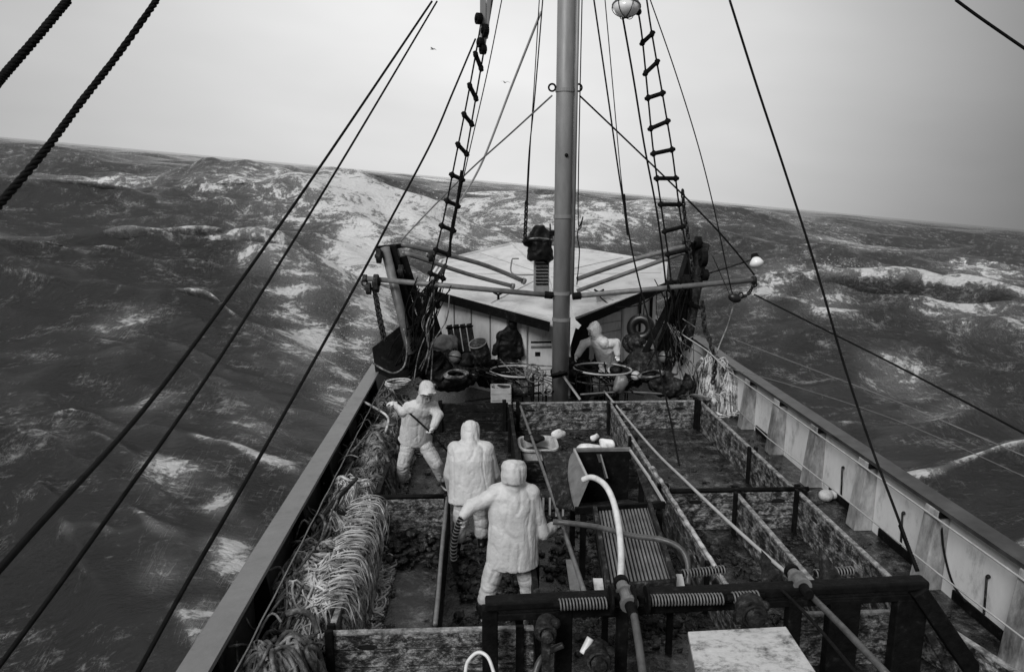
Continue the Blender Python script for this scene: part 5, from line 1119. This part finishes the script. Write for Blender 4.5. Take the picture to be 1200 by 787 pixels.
for i, (px,py,yy_,r_,m,lab) in enumerate(((533,418,16.0,.15,'galv','dull grey float among the black bundles by the port gallows'),(556,440,15.7,.12,'rubber','black float low beside the pale crate'),(779,418,15.8,.14,'galv','dull grey float beside the leaning grey panel'),(745,440,15.7,.11,'oil2','pale float below the tyre'))):
    c = P(px,py,Y=yy_); e = empty('net_float', c, lab, 'float'); r = Rel(c); r.ball(c, r_, 16, 12); r.build('shell', MT[m], e, smooth=True)
    r = Rel(c); r.torus(c, r_*1.01, .012, (.2,.3,1)); r.build('seam', MT['steel'], e, smooth=True); r = Rel(c); r.torus(c+V((0,0,r_+.02)), .03, .009, (0,1,0)); r.build('eye', MT['steel'], e, smooth=True)
for i, (px,py,yy_,R1,m,lab) in enumerate(((535,446,15.5,.24,'ropem','grey coil of warp lying among the bundles left of the crate'),(762,446,15.5,.26,'ropem','grey coil of warp on the netting below the tyre'),(655,446,15.1,.16,'roped','dark coil of line hung at the mast foot'))):
    c = P(px,py,Y=yy_); o = MB(); pts = []; rng = random.Random(i+90)
    for k in range(7*18):
        t_ = k/18*2*math.pi; R2 = R1*(1+.15*math.sin(k*.31+i)+rng.uniform(-.02,.02)); pts.append(c+V((math.cos(t_)*R2, math.sin(t_)*R2*.75-.02*k/18, .10+.016*k/18+.04*math.sin(t_+i))))
    o.tube(pts, .017, 6); tag(o.build('rope_coil', MT[m], smooth=True), lab, 'rope coil')
# ------------------------------------------------------------------ SPRAY torn off the breaking seas (true droplets and shreds of foam)
def spray():
    rng = np.random.RandomState(5); vs = []; fs = []
    Wi = RM.to_3x3()
    def puff(px, d, h0, h1, wa, dep, n_, s0):
        dd = Wi @ ray(px, 250); a = math.atan2(dd.x, dd.y)
        for i in range(n_):
            ss = rng.normal()*wa*.5; rr = rng.normal()*dep*.5; z = h0+abs(rng.normal())**1.3*(h1-h0)*.5*math.exp(-(ss/wa)**2)+rng.normal()*.15
            x = (d+rr)*math.sin(a)+ss*math.cos(a); y = (d+rr)*math.cos(a)-ss*math.sin(a); s_ = s0*rng.uniform(.3,1.2)
            o_ = len(vs); e = rng.normal(size=(4,3))*s_*np.array([1.3,1.3,.8]); 
            for k in range(4): vs.append((x+e[k][0], y+e[k][1], z+e[k][2]))
            fs.extend([(o_,o_+1,o_+2),(o_,o_+2,o_+3),(o_,o_+3,o_+1),(o_+1,o_+3,o_+2)])
    puff(470, 65, 3.4, 4.6, 12, 3, 900, .035); puff(350, 111, 3.9, 4.8, 14, 5, 400, .05); puff(590, 90, 2.8, 3.8, 16, 4, 500, .045)
    puff(412, 25, .3, 1.5, 2.4, 2.5, 900, .011); puff(438, 19.5, .4, 1.8, 1.3, 2.0, 700, .009)
    puff(1000, 77, 1.5, 2.3, 5, 2, 250, .03); puff(1180, 53, 1.3, 2.0, 5, 2, 250, .025)
    me = bpy.data.meshes.new('spray'); me.from_pydata(vs, [], fs); me.update(); me.materials.append(MT['foamm'])
    o = bpy.data.objects.new('spray', me); col.objects.link(o); o['_w'] = 1; o['kind'] = 'stuff'; o['label'] = 'white spray torn off the breaking seas and flung up beside the port bow'
spray()
# ------------------------------------------------------------------ GULLS
def gull(px, py, y, s_, ang, lab):
    c = P(px,py,Y=y); e = empty('gull', c, lab, 'gull', 'gulls over the sea'); rt_ = Matrix.Rotation(ang,3,'Z')
    f_ = lambda x,y_,z: c+rt_@V((x,y_,z))*s_
    r = Rel(c); r.tube([f_(0,-.45,0),f_(0,-.25,.02),f_(0,.1,.03),f_(0,.3,.06),f_(0,.42,.05),f_(0,.5,.03)], [.02*s_,.08*s_,.11*s_,.07*s_,.06*s_,.01*s_], 10); r.build('body', MT['bird'], e, smooth=True)
    for k in (-1,1):
        r = Rel(c); P_ = [(0.05,.15,.05,.32),(.45,.2,.28,.26),(.85,.05,.22,.17),(1.3,-.2,.05,.03)]; vs = []
        for x,y_,z,w_ in P_: vs += [f_(x*k,y_,z+.012), f_(x*k,y_-w_,z+.006), f_(x*k,y_-w_,z), f_(x*k,y_,z)]
        fs = [(0,1,2,3),(15,14,13,12)]
        for i in range(3):
            for j in range(4): a = i*4+j; b = i*4+(j+1)%4; fs.append((a,b,b+4,a+4))
        r.add(vs, fs); r.build('wing', MT['bird'], e)
gull(507,58,60,.42,1.2,'small gull gliding high left of the mast'); gull(592,97,60,.38,.6,'faint gull gliding lower, close beside the mast')
# ------------------------------------------------------------------ move everything of the boat into the rolled, pitched attitude
bpy.context.view_layer.update()
for o in list(col.objects):
    if o.parent is None and o.type in ('MESH', 'EMPTY', 'CURVE') and '_w' not in o:
        o.matrix_world = M @ o.matrix_basis
for o in col.objects:
    if '_w' in o: del o['_w']
